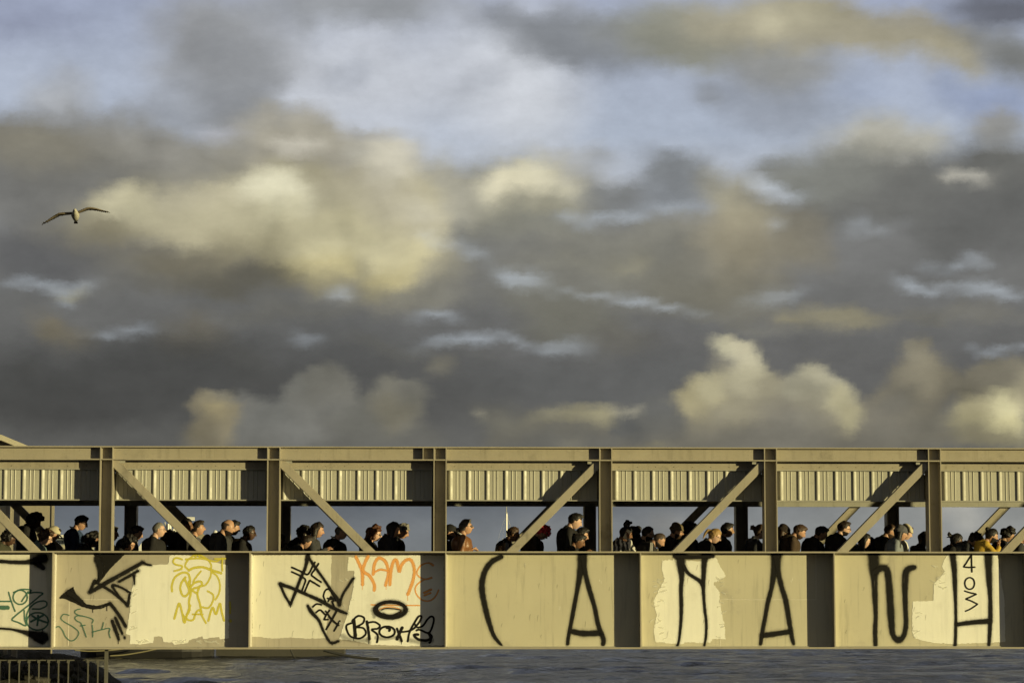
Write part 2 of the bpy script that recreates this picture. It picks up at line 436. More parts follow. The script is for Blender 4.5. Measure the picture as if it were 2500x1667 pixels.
# the same layout as node curves over azimuth, one per elevation step, blended up the sky
W1 = warp(P0, 110, 30, 7, 0.72, (3, 1))
sep2 = N(wt, 'ShaderNodeSeparateXYZ')
wl.new(W1, sep2.inputs[0])
AZ0, AZ1 = -1700.0, 2100.0
tt = mrange(sep2.outputs[0], AZ0, AZ1, 0, 1, False)
tcol = N(wt, 'ShaderNodeCombineColor')
for i in range(3):
    wl.new(tt, tcol.inputs[i])
axF, axR, axU = np.array(F_), np.array(R_), np.array(U_)
def sample(a, e):
    """colour of the layout in the direction (azimuth, elevation), both in 1/6510 rad"""
    a, e = a / FPX, e / FPX
    d = np.stack([np.sin(a) * np.cos(e), np.cos(a) * np.cos(e), np.sin(e) + 0 * a], -1)
    f = d @ axF
    X = 1250 + FPX * (d @ axR) / f
    Y = 833.5 - FPX * (d @ axU) / f
    x = np.clip((X - GX0) / GS, 0, len(gx) - 1.001); y = np.clip((Y - GY0) / GS, 0, len(gy) - 1.001)
    i, j = x.astype(int), y.astype(int); fx, fy = (x - i)[:, None], (y - j)[:, None]
    return (img[j, i] * (1 - fx) + img[j, i + 1] * fx) * (1 - fy) + (img[j + 1, i] * (1 - fx) + img[j + 1, i + 1] * fx) * fy
levels = [60, 150, 200, 250, 300, 350] + [350 + 15 * i for i in range(1, 32)] + [815 + 22 * i for i in range(1, 30)] + [1490, 1540, 1620, 1720, 1850]
NPT = 256
ts = np.linspace(0, 1, NPT)
sky = None
for li, lv in enumerate(levels):
    cols = np.clip(sample(AZ0 + ts * (AZ1 - AZ0), np.full(NPT, float(lv))), 0, 1)
    c = N(wt, 'ShaderNodeRGBCurve')
    mp = c.mapping
    mp.use_clip = False
    for ch in range(3):
        cv = mp.curves[ch]
        for i in range(NPT):
            if i == 0:
                p = cv.points[0]; p.location = (0, cols[0, ch])
            elif i == NPT - 1:
                p = cv.points[len(cv.points) - 1]; p.location = (1, cols[-1, ch])
            else:
                p = cv.points.new(ts[i], cols[i, ch])
            p.handle_type = 'VECTOR'
    mp.update()
    wl.new(tcol.outputs[0], c.inputs['Color'])
    if sky is None:
        sky = c.outputs[0]
    else:
        sky = mixc(mrange(sep2.outputs[1], levels[li - 1], lv, 0, 1, False), sky, c.outputs[0])

# away from this part of the sky: the same broken deck, as plain noise over the clear Nishita sky
fN = skynoise(P0, 7, 7, 0.58, (5, 3), 2.2)
deck = N(wt, 'ShaderNodeValToRGB')
wl.new(fN, deck.inputs[0])
dr = deck.color_ramp
dr.elements[0].position = .32; dr.elements[0].color = (*srgb((64, 64, 66)), 1)
dr.elements[1].position = .68; dr.elements[1].color = (*srgb((146, 152, 166)), 1)
e_ = dr.elements.new(.50); e_.color = (*srgb((96, 95, 92)), 1)
e_ = dr.elements.new(.58); e_.color = (*srgb((118, 116, 108)), 1)
far = mixc(0.10, mixc(1.0, deck.outputs[0], (1 / STR,) * 3, 'MULTIPLY'), nish.outputs[0])
sky = mixc(1.0, sky, (1 / STR,) * 3, 'MULTIPLY')
sky = mixc(0.04, sky, nish.outputs[0])
inx = mth('MULTIPLY', mrange(az, AZ0, AZ0 + 650, 0, 1), mrange(az, AZ1, AZ1 - 520, 0, 1))
inx = mth('MULTIPLY', inx, mrange(el, 2000, 1560, 0, 1))
sky = mixc(inx, far, sky)
fB = skynoise(P0, 42, 7, 0.60, (9, 2), 1.9)
fC = skynoise(W1, 110, 5, 0.6, (1, 6), 1.5)
sc = mth('ADD', mth('MULTIPLY', mth('SUBTRACT', fB, .5), .32), mth('ADD', mth('MULTIPLY', mth('SUBTRACT', fC, .5), .14), 1.0))
cc = N(wt, 'ShaderNodeCombineColor')
for i in range(3):
    wl.new(sc, cc.inputs[i])
sky = mixc(1.0, sky, cc.outputs[0], 'MULTIPLY')
# below the horizon
sky = mixc(mrange(el, 0, -40, 0, 1), sky, tuple(v / STR for v in srgb((70, 74, 76))))
bg = N(wt, 'ShaderNodeBackground')
bg.inputs['Strength'].default_value = STR
wl.new(sky, bg.inputs['Color'])
wo = N(wt, 'ShaderNodeOutputWorld')
wl.new(bg.outputs[0], wo.inputs['Surface'])

# ------------------------------------------------------------------ helpers
class MB:
    """collects shapes in world (or local) coordinates and links them as one mesh object"""
    def __init__(self):
        self.v, self.f, self.uv, self.sm = [], [], {}, False
    def add(self, verts, faces):
        o = len(self.v)
        self.v.extend([tuple(p) for p in verts])
        self.f.extend([tuple(i + o for i in f) for f in faces])
        return o
    def box(self, x0, x1, y0, y1, z0, z1):
        self.add([(x0, y0, z0), (x1, y0, z0), (x1, y1, z0), (x0, y1, z0), (x0, y0, z1), (x1, y0, z1), (x1, y1, z1), (x0, y1, z1)],
                 [(0, 3, 2, 1), (4, 5, 6, 7), (0, 1, 5, 4), (1, 2, 6, 5), (2, 3, 7, 6), (3, 0, 4, 7)])
        return self
    def prism(self, poly, y0, y1, sh=0.0):
        """poly in (x, z), counter-clockwise seen from -y, extruded from y0 to y1, skewed by sh in plan"""
        n = len(poly)
        self.add([(x, y0, z) for x, z in poly] + [(x + sh * (y1 - y0), y1, z) for x, z in poly],
                 [tuple(range(n)), tuple(range(2 * n - 1, n - 1, -1))] + [(i + n, (i + 1) % n + n, (i + 1) % n, i)[::1] for i in range(n)])
        return self
    def tube(self, pts, rad, n=8, cap=True):
        pts = [Vector(p) for p in pts]
        if isinstance(rad, (int, float)):
            rad = [rad] * len(pts)
        rings = []
        up0 = None
        for i, p in enumerate(pts):
            t = (pts[min(i + 1, len(pts) - 1)] - pts[max(i - 1, 0)]).normalized()
            if up0 is None:
                up0 = t.orthogonal().normalized()
            a = (up0 - t * up0.dot(t)).normalized(); up0 = a
            b = t.cross(a)
            rx, ry = (rad[i] if isinstance(rad[i], (tuple, list)) else (rad[i], rad[i]))
            rings.append([p + a * (rx * math.cos(2 * math.pi * k / n)) + b * (ry * math.sin(2 * math.pi * k / n)) for k in range(n)])
        v = [q for r in rings for q in r]
        f = [(i * n + k, i * n + (k + 1) % n, (i + 1) * n + (k + 1) % n, (i + 1) * n + k) for i in range(len(pts) - 1) for k in range(n)]
        if cap:
            f += [tuple(range(n - 1, -1, -1)), tuple((len(pts) - 1) * n + k for k in range(n))]
        self.add(v, f)
        return self
    def ell(self, c, r, rot=None, nu=14, nv=9):
        """ellipsoid"""
        M = rot or Matrix.Identity(3)
        v = [Vector(c) + M @ Vector((0, 0, r[2]))]
        for j in range(1, nv):
            t = math.pi * j / nv
            for i in range(nu):
                a = 2 * math.pi * i / nu
                v.append(Vector(c) + M @ Vector((r[0] * math.sin(t) * math.cos(a), r[1] * math.sin(t) * math.sin(a), r[2] * math.cos(t))))
        v.append(Vector(c) + M @ Vector((0, 0, -r[2])))
        f = [(0, 1 + i, 1 + (i + 1) % nu) for i in range(nu)]
        for j in range(nv - 2):
            f += [(1 + j * nu + i, 1 + (j + 1) * nu + i, 1 + (j + 1) * nu + (i + 1) % nu, 1 + j * nu + (i + 1) % nu) for i in range(nu)]
        l = len(v) - 1
        f += [(l, 1 + (nv - 2) * nu + (i + 1) % nu, 1 + (nv - 2) * nu + i) for i in range(nu)]
        self.add(v, f)
        return self
    def cap(self, a, b, ra, rb, n=12, flat=1.0):
        """tapered limb with round ends"""
        a, b = Vector(a), Vector(b)
        d = (b - a); L = d.length or 1e-5; d = d / L
        pts, rad = [], []
        for k in (0.0, .35, .7, 1.0):
            pts.append(a - d * ra * math.cos(k * math.pi / 2) * .98); rad.append(max(ra * math.sin(k * math.pi / 2), ra * .06))
        for k in (1.0, .7, .35, 0.0):
            pts.append(b + d * rb * math.cos(k * math.pi / 2) * .98); rad.append(max(rb * math.sin(k * math.pi / 2), rb * .06))
        self.tube(pts, [(r, r * flat) for r in rad], n)
        return self
    def mesh(self, name, smooth=False):
        me = bpy.data.meshes.new(name)
        me.from_pydata(self.v, [], self.f)
        me.validate()
        if smooth:
            me.polygons.foreach_set('use_smooth', [True] * len(me.polygons))
        me.update()
        return me
    def obj(self, name, mat, parent=None, smooth=False, fix=True):
        me = self.mesh(name, smooth)
        if fix:
            b = bmesh.new(); b.from_mesh(me)
            bmesh.ops.recalc_face_normals(b, faces=b.faces)
            b.to_mesh(me); b.free()
        return link(name, me, mat, parent)

def link(name, me, mat, parent=None):
    if mat:
        me.materials.append(mat)
    o = bpy.data.objects.new(name, me)
    COL.objects.link(o)
    if parent:
        setpar(o, parent)
    return o

def setpar(o, p):
    o.parent = p
    if p.type == 'EMPTY' and p.get('_world'):
        o.matrix_parent_inverse = Matrix.Translation(-Vector(p.location))

def tag(o, label=None, cat=None, group=None, kind=None):
    for k, v in (('label', label), ('category', cat), ('group', group), ('kind', kind)):
        if v:
            o[k] = v
    return o

def empty(name, loc, label=None, cat=None, group=None, kind=None, world=True):
    """an Empty at the thing's base; parts written in world coordinates when world is True"""
    o = bpy.data.objects.new(name, None)
    COL.objects.link(o)
    o.location = loc
    o.empty_display_size = 0.3
    if world:
        o['_world'] = True
    return tag(o, label, cat, group, kind)

MATS = {}
def mat(name, col, rough=.6, metal=0.0, spec=.4, var=.0, vscale=4.0, bump=0.0, bscale=30.0, streak=0.0, dirt=0.0, dirtcol=(.10, .09, .07), sub=0.0, coat=0.0, island=0.0, stretch=(1, 1, 1)):
    if name in MATS:
        return MATS[name]
    m = bpy.data.materials.new(name)
    m.use_nodes = True
    t = m.node_tree
    b = t.nodes['Principled BSDF']
    b.inputs['Roughness'].default_value = rough
    b.inputs['Metallic'].default_value = metal
    b.inputs['Specular IOR Level'].default_value = spec
    b.inputs['Coat Weight'].default_value = coat
    if sub:
        b.inputs['Subsurface Weight'].default_value = sub
        b.inputs['Subsurface Radius'].default_value = (.02, .008, .004)
    b.inputs['Base Color'].default_value = (*col, 1)
    tcn = t.nodes.new('ShaderNodeTexCoord')
    src = tcn.outputs['Object']
    def noise(scale, detail=5, rg=.6, st=(1, 1, 1)):
        mp = t.nodes.new('ShaderNodeMapping'); mp.inputs['Scale'].default_value = st
        t.links.new(src, mp.inputs[0])
        n = t.nodes.new('ShaderNodeTexNoise')
        n.inputs['Scale'].default_value = scale; n.inputs['Detail'].default_value = detail; n.inputs['Roughness'].default_value = rg
        t.links.new(mp.outputs[0], n.inputs['Vector'])
        return n.outputs['Fac']
    def mr(v, a, b_, c, d):
        n = t.nodes.new('ShaderNodeMapRange'); n.interpolation_type = 'SMOOTHSTEP'
        for i, x in enumerate((a, b_, c, d)):
            n.inputs[i + 1].default_value = x
        t.links.new(v, n.inputs[0])
        return n.outputs[0]
    def mx(f, a, c, mode='MIX'):
        n = t.nodes.new('ShaderNodeMix'); n.data_type = 'RGBA'; n.blend_type = mode
        for s, x in ((n.inputs[0], f), (n.inputs[6], a), (n.inputs[7], c)):
            if isinstance(x, (int, float)): s.default_value = x
            elif isinstance(x, (tuple, list)): s.default_value = (*x[:3], 1)
            else: t.links.new(x, s)
        return n.outputs[2]
    cur = tuple(col)
    if var:
        cur = mx(noise(vscale, st=stretch), tuple(c * (1 - var) for c in col), tuple(min(1, c * (1 + var)) for c in col))
        t.nodes[-1].inputs[0]
    if streak:
        cur = mx(mr(noise(9.0, 4, .6, (1.6, 1.6, .10)), .52, .72, 0, streak), cur, tuple(c * .55 for c in col))
    if dirt:
        cur = mx(mr(noise(1.7, 7, .68), .56, .74, 0, dirt), cur, dirtcol)
        cur = mx(mr(noise(23, 3, .6), .66, .74, 0, dirt * .8), cur, dirtcol)
    if not isinstance(cur, tuple):
        t.links.new(cur, b.inputs['Base Color'])
        rr = mr(noise(6, 4), .3, .7, max(.05, rough - .08), min(1, rough + .1))
        t.links.new(rr, b.inputs['Roughness'])
    if bump:
        bp = t.nodes.new('ShaderNodeBump')
        bp.inputs['Strength'].default_value = 1.0
        bp.inputs['Distance'].default_value = bump
        t.links.new(noise(bscale, 4), bp.inputs['Height'])
        t.links.new(bp.outputs[0], b.inputs['Normal'])
    MATS[name] = m
    return m

# ------------------------------------------------------------------ materials of the bridge
STEEL = mat('steel_paint', (.35, .315, .24), .46, var=.16, vscale=2.2, streak=.38, dirt=.42, bump=.0012, bscale=18)
STEEL_D = mat('steel_paint_weathered', (.34, .33, .28), .5, var=.12, vscale=3.0, streak=.3, dirt=.3, bump=.001, bscale=14)
WEBM = mat('girder_web_paint', (.52, .485, .355), .5, var=.16, vscale=.8, streak=.42, dirt=.5, dirtcol=(.33, .30, .25), bump=.004, bscale=2.2)
WEBM_W = mat('girder_web_pale_paint', (.60, .585, .47), .5, var=.14, vscale=.8, streak=.34, dirt=.45, dirtcol=(.40, .37, .31), bump=.004, bscale=2.2)
WEBM_T = mat('girder_web_tan_paint', (.41, .375, .30), .5, var=.16, vscale=.9, streak=.42, dirt=.5, dirtcol=(.30, .27, .22), bump=.004, bscale=2.2)
CLAD = mat('cladding_coated_sheet', (.38, .37, .305), .5, metal=.0, spec=.5, var=.06, vscale=3, streak=.18, dirt=.14, bump=.0006, bscale=20)
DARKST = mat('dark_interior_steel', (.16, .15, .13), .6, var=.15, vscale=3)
SCREW = mat('screw_steel', (.06, .055, .05), .5)
WELD = mat('weld_bead', (.66, .62, .52), .5, bump=.001, bscale=90)
BARM = mat('highlight_bar_paint', (.74, .72, .64), .45, var=.08, vscale=6)  # pale tone stands in for the sunlit strip beside each stiffener
DECKM = mat('deck_planking', (.14, .12, .10), .8, var=.25, vscale=8, bump=.002)

W = 3.70                                              # near truss to far truss
colx = [at(p, 1200, 0).x for p in (259, 668, 1075.8, 1481.3, 1883.5, 2283)]
SP = (colx[-1] - colx[0]) / 5
COLS = [colx[0] + SP * i for i in range(-3, 10)]      # -3 .. 9, in view 0 .. 5
I0 = 3
zc = lambda row, y=0.0, px=1250: at(px, row, y).z
Z_TOP, Z_TOPB = zc(1090.6), zc(1093.6)
Z_CB, Z_CBB = zc(1121.2), zc(1124.2)
ZG_T, ZG_TB = zc(1345.0), zc(1348.8)
ZG_B, ZG_BB = zc(1579.2), zc(1583.6)
CW, CT, CD, TW, CC = .2066, .016, .22, .012, .29               # column width, flange, depth, web
DECK_Z = 3.683

bridge = empty('footbridge', (0, W / 2, ZG_BB), 'long covered steel footbridge with graffiti on its plate girder, crossing the whole view', 'bridge')
X0, X1 = COLS[0] - .6, COLS[-1] + .6

def hcol(x, yo, name='column', zb=None):
    m = MB()
    m.box(x - CW / 2, x - CW / 2 + CT, yo - .003, yo + CC, ZG_T, Z_TOPB - .001)
    m.box(x + CW / 2 - CT, x + CW / 2, yo - .003, yo + CC, ZG_T, Z_TOPB - .001)
    m.box(x - CW / 2 + CT, x + CW / 2 - CT, yo + CC / 2 - TW / 2, yo + CC / 2 + TW / 2, ZG_T, Z_CBB)
    return m.obj(name, STEEL, bridge)

def chord(x0, x1, yo):
    m = MB()
    m.box(x0, x1, yo, yo + CD, Z_TOPB, Z_TOP)
    m.box(x0, x1, yo, yo + CD, Z_CBB, Z_CB)
    m.box(x0, x1, yo + CD / 2 - TW / 2, yo + CD / 2 + TW / 2, Z_CB, Z_TOPB)
    return m.obj('top_chord', STEEL, bridge)

def clip2(poly, keep, cut):
    out = []
    for i in range(len(poly)):
        a, b = poly[i], poly[(i + 1) % len(poly)]
        if keep(a): out.append(a)
        if keep(a) != keep(b):
            t = cut(a, b); out.append((a[0] + (b[0] - a[0]) * t, a[1] + (b[1] - a[1]) * t))
    return out
def diagonal(xt, zt, xb, zb, yo, w=.136, d=.10, xl=-99, xr=99):
    """rectangular tube between two nodes, cut to fit between the columns, chord and girder"""
    t = Vector((xb - xt, zb - zt)).normalized(); n = Vector((-t.y, t.x))
    P, Q = Vector((xt, zt)) - t * .6, Vector((xb, zb)) + t * .6
    def trimmed(h):
        poly = [tuple(P + n * h), tuple(Q + n * h), tuple(Q - n * h), tuple(P - n * h)]
        for ax, v, sg in ((0, xl, 1), (0, xr, -1), (1, ZG_T - .006, 1), (1, Z_CBB + .004, -1)):
            poly = clip2(poly, lambda p: (p[ax] - v) * sg >= 0, lambda a, b: (v - a[ax]) / (b[ax] - a[ax]))
        return poly
    m = MB()
    r = .010
    m.prism(trimmed(w / 2), yo + r, yo + d - r)
    m.prism(trimmed(w / 2 - r), yo, yo + r - .0005)
    m.prism(trimmed(w / 2 - r), yo + d - r + .0005, yo + d)
    return m.obj('diagonal_brace', STEEL, bridge)

for yo in (0.0, W):
    for i, x in enumerate(COLS):
        hcol(x, yo)
    chord(X0, X1, yo)
    # girder under the truss: flanges, web plates between stiffeners
    # diagonals fall to the right in the left half and to the left in the right half
    for k in range(len(COLS) - 1):
        a, b = COLS[k] + CW / 2, COLS[k + 1] - CW / 2
        g = k - I0                                     # bay 0 lies right of the first column in view
        if g <= 1:
            diagonal(a - .005, zc(1128), at(902, 1345, 0).x - COLS[I0 + 1] + COLS[k] - .002, ZG_T, yo + .055, xl=a - .004, xr=b + .004)
        else:
            diagonal(b + .005, zc(1128), COLS[k + 1] - (COLS[I0 + 3] - at(1250, 1345, 0).x), ZG_T, yo + .055, xl=a - .004, xr=b + .004)

# ---- near girder
stx = [at(p, 1460, 0).x for p in (127.5, 609, 1088.6, 1565, 2038)]
SG = (stx[-1] - stx[0]) / 4
STIFF = [stx[0] + SG * i for i in range(-3, 9)]
GY = .262
WB = ZG_B
PANELS = {}
for side, yo, s in (('near', 0.0, 1), ('far', W - .04, -1)):
    for zz in ((ZG_TB, ZG_T), (ZG_BB, ZG_B)):
        MB().box(X0, X1, yo, yo + .50, zz[0], zz[1]).obj('girder_flange', STEEL, bridge)
    for i, x in enumerate(STIFF):
        m = MB().box(x - .010, x + .010, yo + .002, yo + GY, ZG_B, ZG_TB)
        so = m.obj('web_stiffener', STEEL, bridge)
        MB().box(x + .0102, x + .024, yo + GY - .075, yo + GY - .001, ZG_B + .012, ZG_TB - .004).obj('stiffener_highlight_bar', BARM, so)  # pale bar added to brighten the highlight on the stiffener's right face
    edges = [X0] + STIFF + [X1]
    for i in range(len(edges) - 1):
        a = edges[i] + (.010 if i else 0); b = edges[i + 1] - (.010 if i < len(edges) - 2 else 0)
        mm = WEBM
        if side == 'near':
            mm = {3: WEBM_W, 4: WEBM_T, 5: WEBM_T}.get(i, WEBM)
        # the plate is slightly dished between its stiffeners
        m = MB(); nx_, nz_ = 16, 8
        for jj in range(nz_ + 1):
            for ii in range(nx_ + 1):
                u, v = ii / nx_, jj / nz_
                dish = .0016 * math.sin(math.pi * u) * math.sin(math.pi * v) * (1 if (i * 7) % 3 else -1)
                m.v.append((a + (b - a) * u, yo + GY + .0026 + dish, ZG_B + (ZG_TB - ZG_B) * v))
        for jj in range(nz_):
            for ii in range(nx_):
                q = jj * (nx_ + 1) + ii
                m.f.append((q, q + 1, q + nx_ + 2, q + nx_ + 1))
        o = m.obj('web_panel', mm, bridge, smooth=True, fix=False)
        sol = [(v[0], v[1] + .014, v[2]) for v in m.v]
        if side == 'near':
            PANELS[i - 3] = o          # panel 0 is the one cut by the left frame edge
        mb2 = MB(); mb2.v = sol; mb2.f = [tuple(reversed(f)) for f in m.f]
        mb2.obj('web_back', STEEL_D, bridge, fix=False)
    # closing fillet welds along the flanges
    MB().box(X0, X1, yo + GY - .010, yo + GY + .004, ZG_B, ZG_B + .010).obj('weld_seam', STEEL_D, bridge)

# ---- cladding band between the trusses: cover strip, ribbed sheets, lips (it stops short of the right-hand end)
PER = 45.05 / 154.2
def clad(a, b, yo, mats=CLAD, face=1, phase=0.0):
    """ribbed sheet from a to b; ribs run down, the wide bright flank of each rib looks right"""
    prof = [(0, 0), (.032, .018), (.088, .020), (.090, .013), (.096, .012), (.106, .0195), (.148, .021), (.150, .014), (.156, .013), (.166, .0205), (.240, .025), (.266, .025), (.275, .001), (.2915, 0)]
    z1, z0 = zc(1146.5, .26), zc(1219.8, .26)
    m = MB()
    k0 = math.floor((a - phase) / PER)
    pts = []
    k = k0
    while phase + k * PER < b:
        for x, y in prof:
            X = phase + k * PER + x * PER / .2915
            if a <= X <= b:
                pts.append((X, yo + y * face))
        k += 1
    for i, (x, y) in enumerate(pts):
        m.v += [(x, y, z0), (x, y, z1)]
    for i in range(len(pts) - 1):
        m.f.append((2 * i, 2 * i + 2, 2 * i + 3, 2 * i + 1))
    return m, pts, z0, z1

ph = at(1235.5, 1190, .27).x           # a rib crest seen in the fourth bay
CL_END = I0 + 6                         # columns between which the near side is clad
for k in range(0, CL_END):
    a, b = COLS[k] + CW / 2 + .004, COLS[k + 1] - CW / 2 - .004
    a2, b2 = a, b
    m, pts, z0, z1 = clad(a2 + .004, b2 - .004, .262, phase=ph)
    sheet = m.obj('cladding_sheet', CLAD, bridge, fix=False)
    sc_ = MB()
    x = ph + math.floor((a - ph) / PER) * PER
    while x < b:
        if a < x + .075 < b:
            sc_.ell((x + .075, .287, z0 + .055), (.008, .005, .008), nu=8, nv=4)
        x += PER
    so = sc_.obj('screw', SCREW, sheet); so['kind'] = 'stuff'
    s0 = MB()
    s0.box(a2 + .003, b2 - .003, .236, .246, zc(1145.2, .24), zc(1129.2, .24))
    strip = s0.obj('cover_strip', STEEL, bridge)
    s1 = MB()
    x = a + .12
    while x < b:
        s1.ell((x, .235, zc(1139, .24)), (.006, .004, .006), nu=8, nv=4)
        x += PER
    so = s1.obj('screw', SCREW, strip); so['kind'] = 'stuff'
    MB().box(a2 + .002, b2 - .002, .225, .300, zc(1148.0, .24), zc(1145.3, .24)).obj('drip_lip', STEEL_D, bridge)
    MB().box(a2 + .002, b2 - .002, .220, .330, zc(1222.6, .22), zc(1220.0, .22)).obj('bottom_lip', STEEL_D, bridge)
    MB().box(a2 + .005, b2 - .005, .262, .275, zc(1128.6, .26), zc(1119, .26)).obj('backing_plate', STEEL_D, bridge)
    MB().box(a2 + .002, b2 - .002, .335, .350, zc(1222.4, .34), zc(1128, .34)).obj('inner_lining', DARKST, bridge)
# far side lining seen under the near cladding
ZF = at(1250, 1235.8, W - .06).z
for k in range(len(COLS) - 1):
    a2, b2 = COLS[k] + .002, COLS[k + 1] - .002
    MB().box(a2, b2, W - .060, W - .030, ZF, Z_CBB - .03).obj('far_lining', STEEL_D, bridge)
    MB().box(a2, b2, W - .075, W - .0605, ZF, ZF + .012).obj('bottom_lip', STEEL_D, bridge)
# roof sheets with purlins
for k in range(len(COLS) - 1):
    a2, b2 = COLS[k] + .002, COLS[k + 1] - .002
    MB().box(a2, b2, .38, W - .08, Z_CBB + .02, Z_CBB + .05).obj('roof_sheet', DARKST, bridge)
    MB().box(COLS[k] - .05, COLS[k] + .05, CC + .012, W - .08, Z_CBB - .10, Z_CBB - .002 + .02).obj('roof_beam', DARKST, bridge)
# deck
n = 40
for k in range(len(COLS) - 1):
    MB().box(COLS[k] + .004, COLS[k + 1] - .004, .51, W - .05, DECK_Z - .06, DECK_Z).obj('deck_panel', DECKM, bridge)
    MB().box(COLS[k] - .06, COLS[k] + .06, .30, W - .05 + .20, ZG_B + .001, DECK_Z - .062).obj('cross_beam', DARKST, bridge)
# gusset lugs and bolts where braces meet the chord
for k in range(I0 - 1, I0 + 7):
    gb = MB()
    s = 1 if (k - I0) <= 1 else -1
    xb = COLS[k] + CW / 2 + .02 if s > 0 else COLS[k + 1] - CW / 2 - .02
    gb.box(min(xb, xb + s * .16), max(xb, xb + s * .16), .075, .085, Z_CBB - .045, Z_CBB - .001)
    gb.obj('gusset_plate', STEEL_D, bridge)
# extra stiffener on the chord beside the middle column
MB().box(at(1033, 1107, 0).x - .006, at(1033, 1107, 0).x + .006, .002, CD / 2 - TW / 2, Z_CB, Z_TOPB).obj('chord_stiffener', STEEL, bridge)
# concrete piers beyond both frame edges carry the span
PIER = mat('pier_concrete', (.32, .30, .27), .85, var=.15, vscale=2, bump=.01, bscale=6)
for x in (-13.2, 15.2):
    p = MB().box(x - .6, x + .6, .2, W + .2, -1.5, ZG_BB - .004).obj('bridge_pier', PIER)
    tag(p, 'concrete pier under the %s end of the footbridge, outside the frame' % ('left' if x < 0 else 'right'), 'pier')

# ------------------------------------------------------------------ paint patches, sprayed lettering, weld seams on the web plates
def spray(name, col, edge=.35, rough=.6, op=.97):
    m = bpy.data.materials.new(name)
    m.use_nodes = True
    t = m.node_tree
    b = t.nodes['Principled BSDF']
    b.inputs['Base Color'].default_value = (*col, 1)
    b.inputs['Roughness'].default_value = rough
    b.inputs['Specular IOR Level'].default_value = .18
    uv = t.nodes.new('ShaderNodeUVMap')
    s = t.nodes.new('ShaderNodeSeparateXYZ'); t.links.new(uv.outputs[0], s.inputs[0])
    a1 = t.nodes.new('ShaderNodeMath'); a1.operation = 'SUBTRACT'; a1.inputs[1].default_value = .5
    t.links.new(s.outputs[0], a1.inputs[0])
    a2 = t.nodes.new('ShaderNodeMath'); a2.operation = 'ABSOLUTE'; t.links.new(a1.outputs[0], a2.inputs[0])
    geo = t.nodes.new('ShaderNodeTexCoord')
    n = t.nodes.new('ShaderNodeTexNoise'); n.inputs['Scale'].default_value = 60; n.inputs['Detail'].default_value = 4; n.inputs['Roughness'].default_value = .7
    t.links.new(geo.outputs['Object'], n.inputs['Vector'])
    a3 = t.nodes.new('ShaderNodeMath'); a3.operation = 'MULTIPLY_ADD'; a3.inputs[1].default_value = .18
    t.links.new(n.outputs['Fac'], a3.inputs[0]); t.links.new(a2.outputs[0], a3.inputs[2])
    r = t.nodes.new('ShaderNodeMapRange'); r.interpolation_type = 'SMOOTHSTEP'
    r.inputs[1].default_value = .60; r.inputs[2].default_value = .60 - edge; r.inputs[3].default_value = 0; r.inputs[4].default_value = op
    t.links.new(a3.outputs[0], r.inputs[0])
    t.links.new(r.outputs[0], b.inputs['Alpha'])
    return m
BK = spray('black_spray_paint', (.010, .009, .008), .32, .8, 1.0)
BKM = spray('black_marker_paint', (.010, .009, .008), .16, .8, 1.0)
TE = spray('teal_spray_paint', (.06, .16, .115), .24, op=.82)
YE = spray('yellow_spray_paint', (.66, .58, .08), .24, op=.86)
ORG = spray('orange_spray_paint', (.86, .40, .12), .36, op=.86)

def patchmat(name, col):
    return mat(name, col, .55, var=.07, vscale=5, streak=.16, dirt=.22, dirtcol=(.40, .37, .30), bump=.0008, bscale=40, stretch=(3, 1, .5))
P_WHITE = patchmat('pale_cover_paint', (.82, .81, .71))
P_CREAM = patchmat('cream_cover_paint', (.72, .70, .59))
P_GREY = patchmat('buff_cover_paint', (.44, .395, .33))

OFF = {1: 0, 2: 600, 3: 1200, 4: 1880}
def zg(tile, x, y, yy):
    p = at(x / 3.7935 + OFF[tile], y / 3.7935 + 1330, yy)
    return Vector((p.x, yy, p.z))
YP = GY                                  # web surface lies at about GY + .006
def catmull(pts, sub=6):
    out = []
    n = len(pts)
    if n < 3:
        return [[pts[0][k] + (pts[1][k] - pts[0][k]) * i / 4 for k in range(3)] for i in range(5)]
    for i in range(n - 1):
        p0, p1, p2, p3 = pts[max(i - 1, 0)], pts[i], pts[i + 1], pts[min(i + 2, n - 1)]
        for s in range(sub):
            t = s / sub
            out.append([0.5 * (2 * p1[k] + (p2[k] - p0[k]) * t + (2 * p0[k] - 5 * p1[k] + 4 * p2[k] - p3[k]) * t * t + (3 * p1[k] - p0[k] - 3 * p2[k] + p3[k]) * t ** 3) for k in range(3)])
    out.append(list(pts[-1]))
    return out

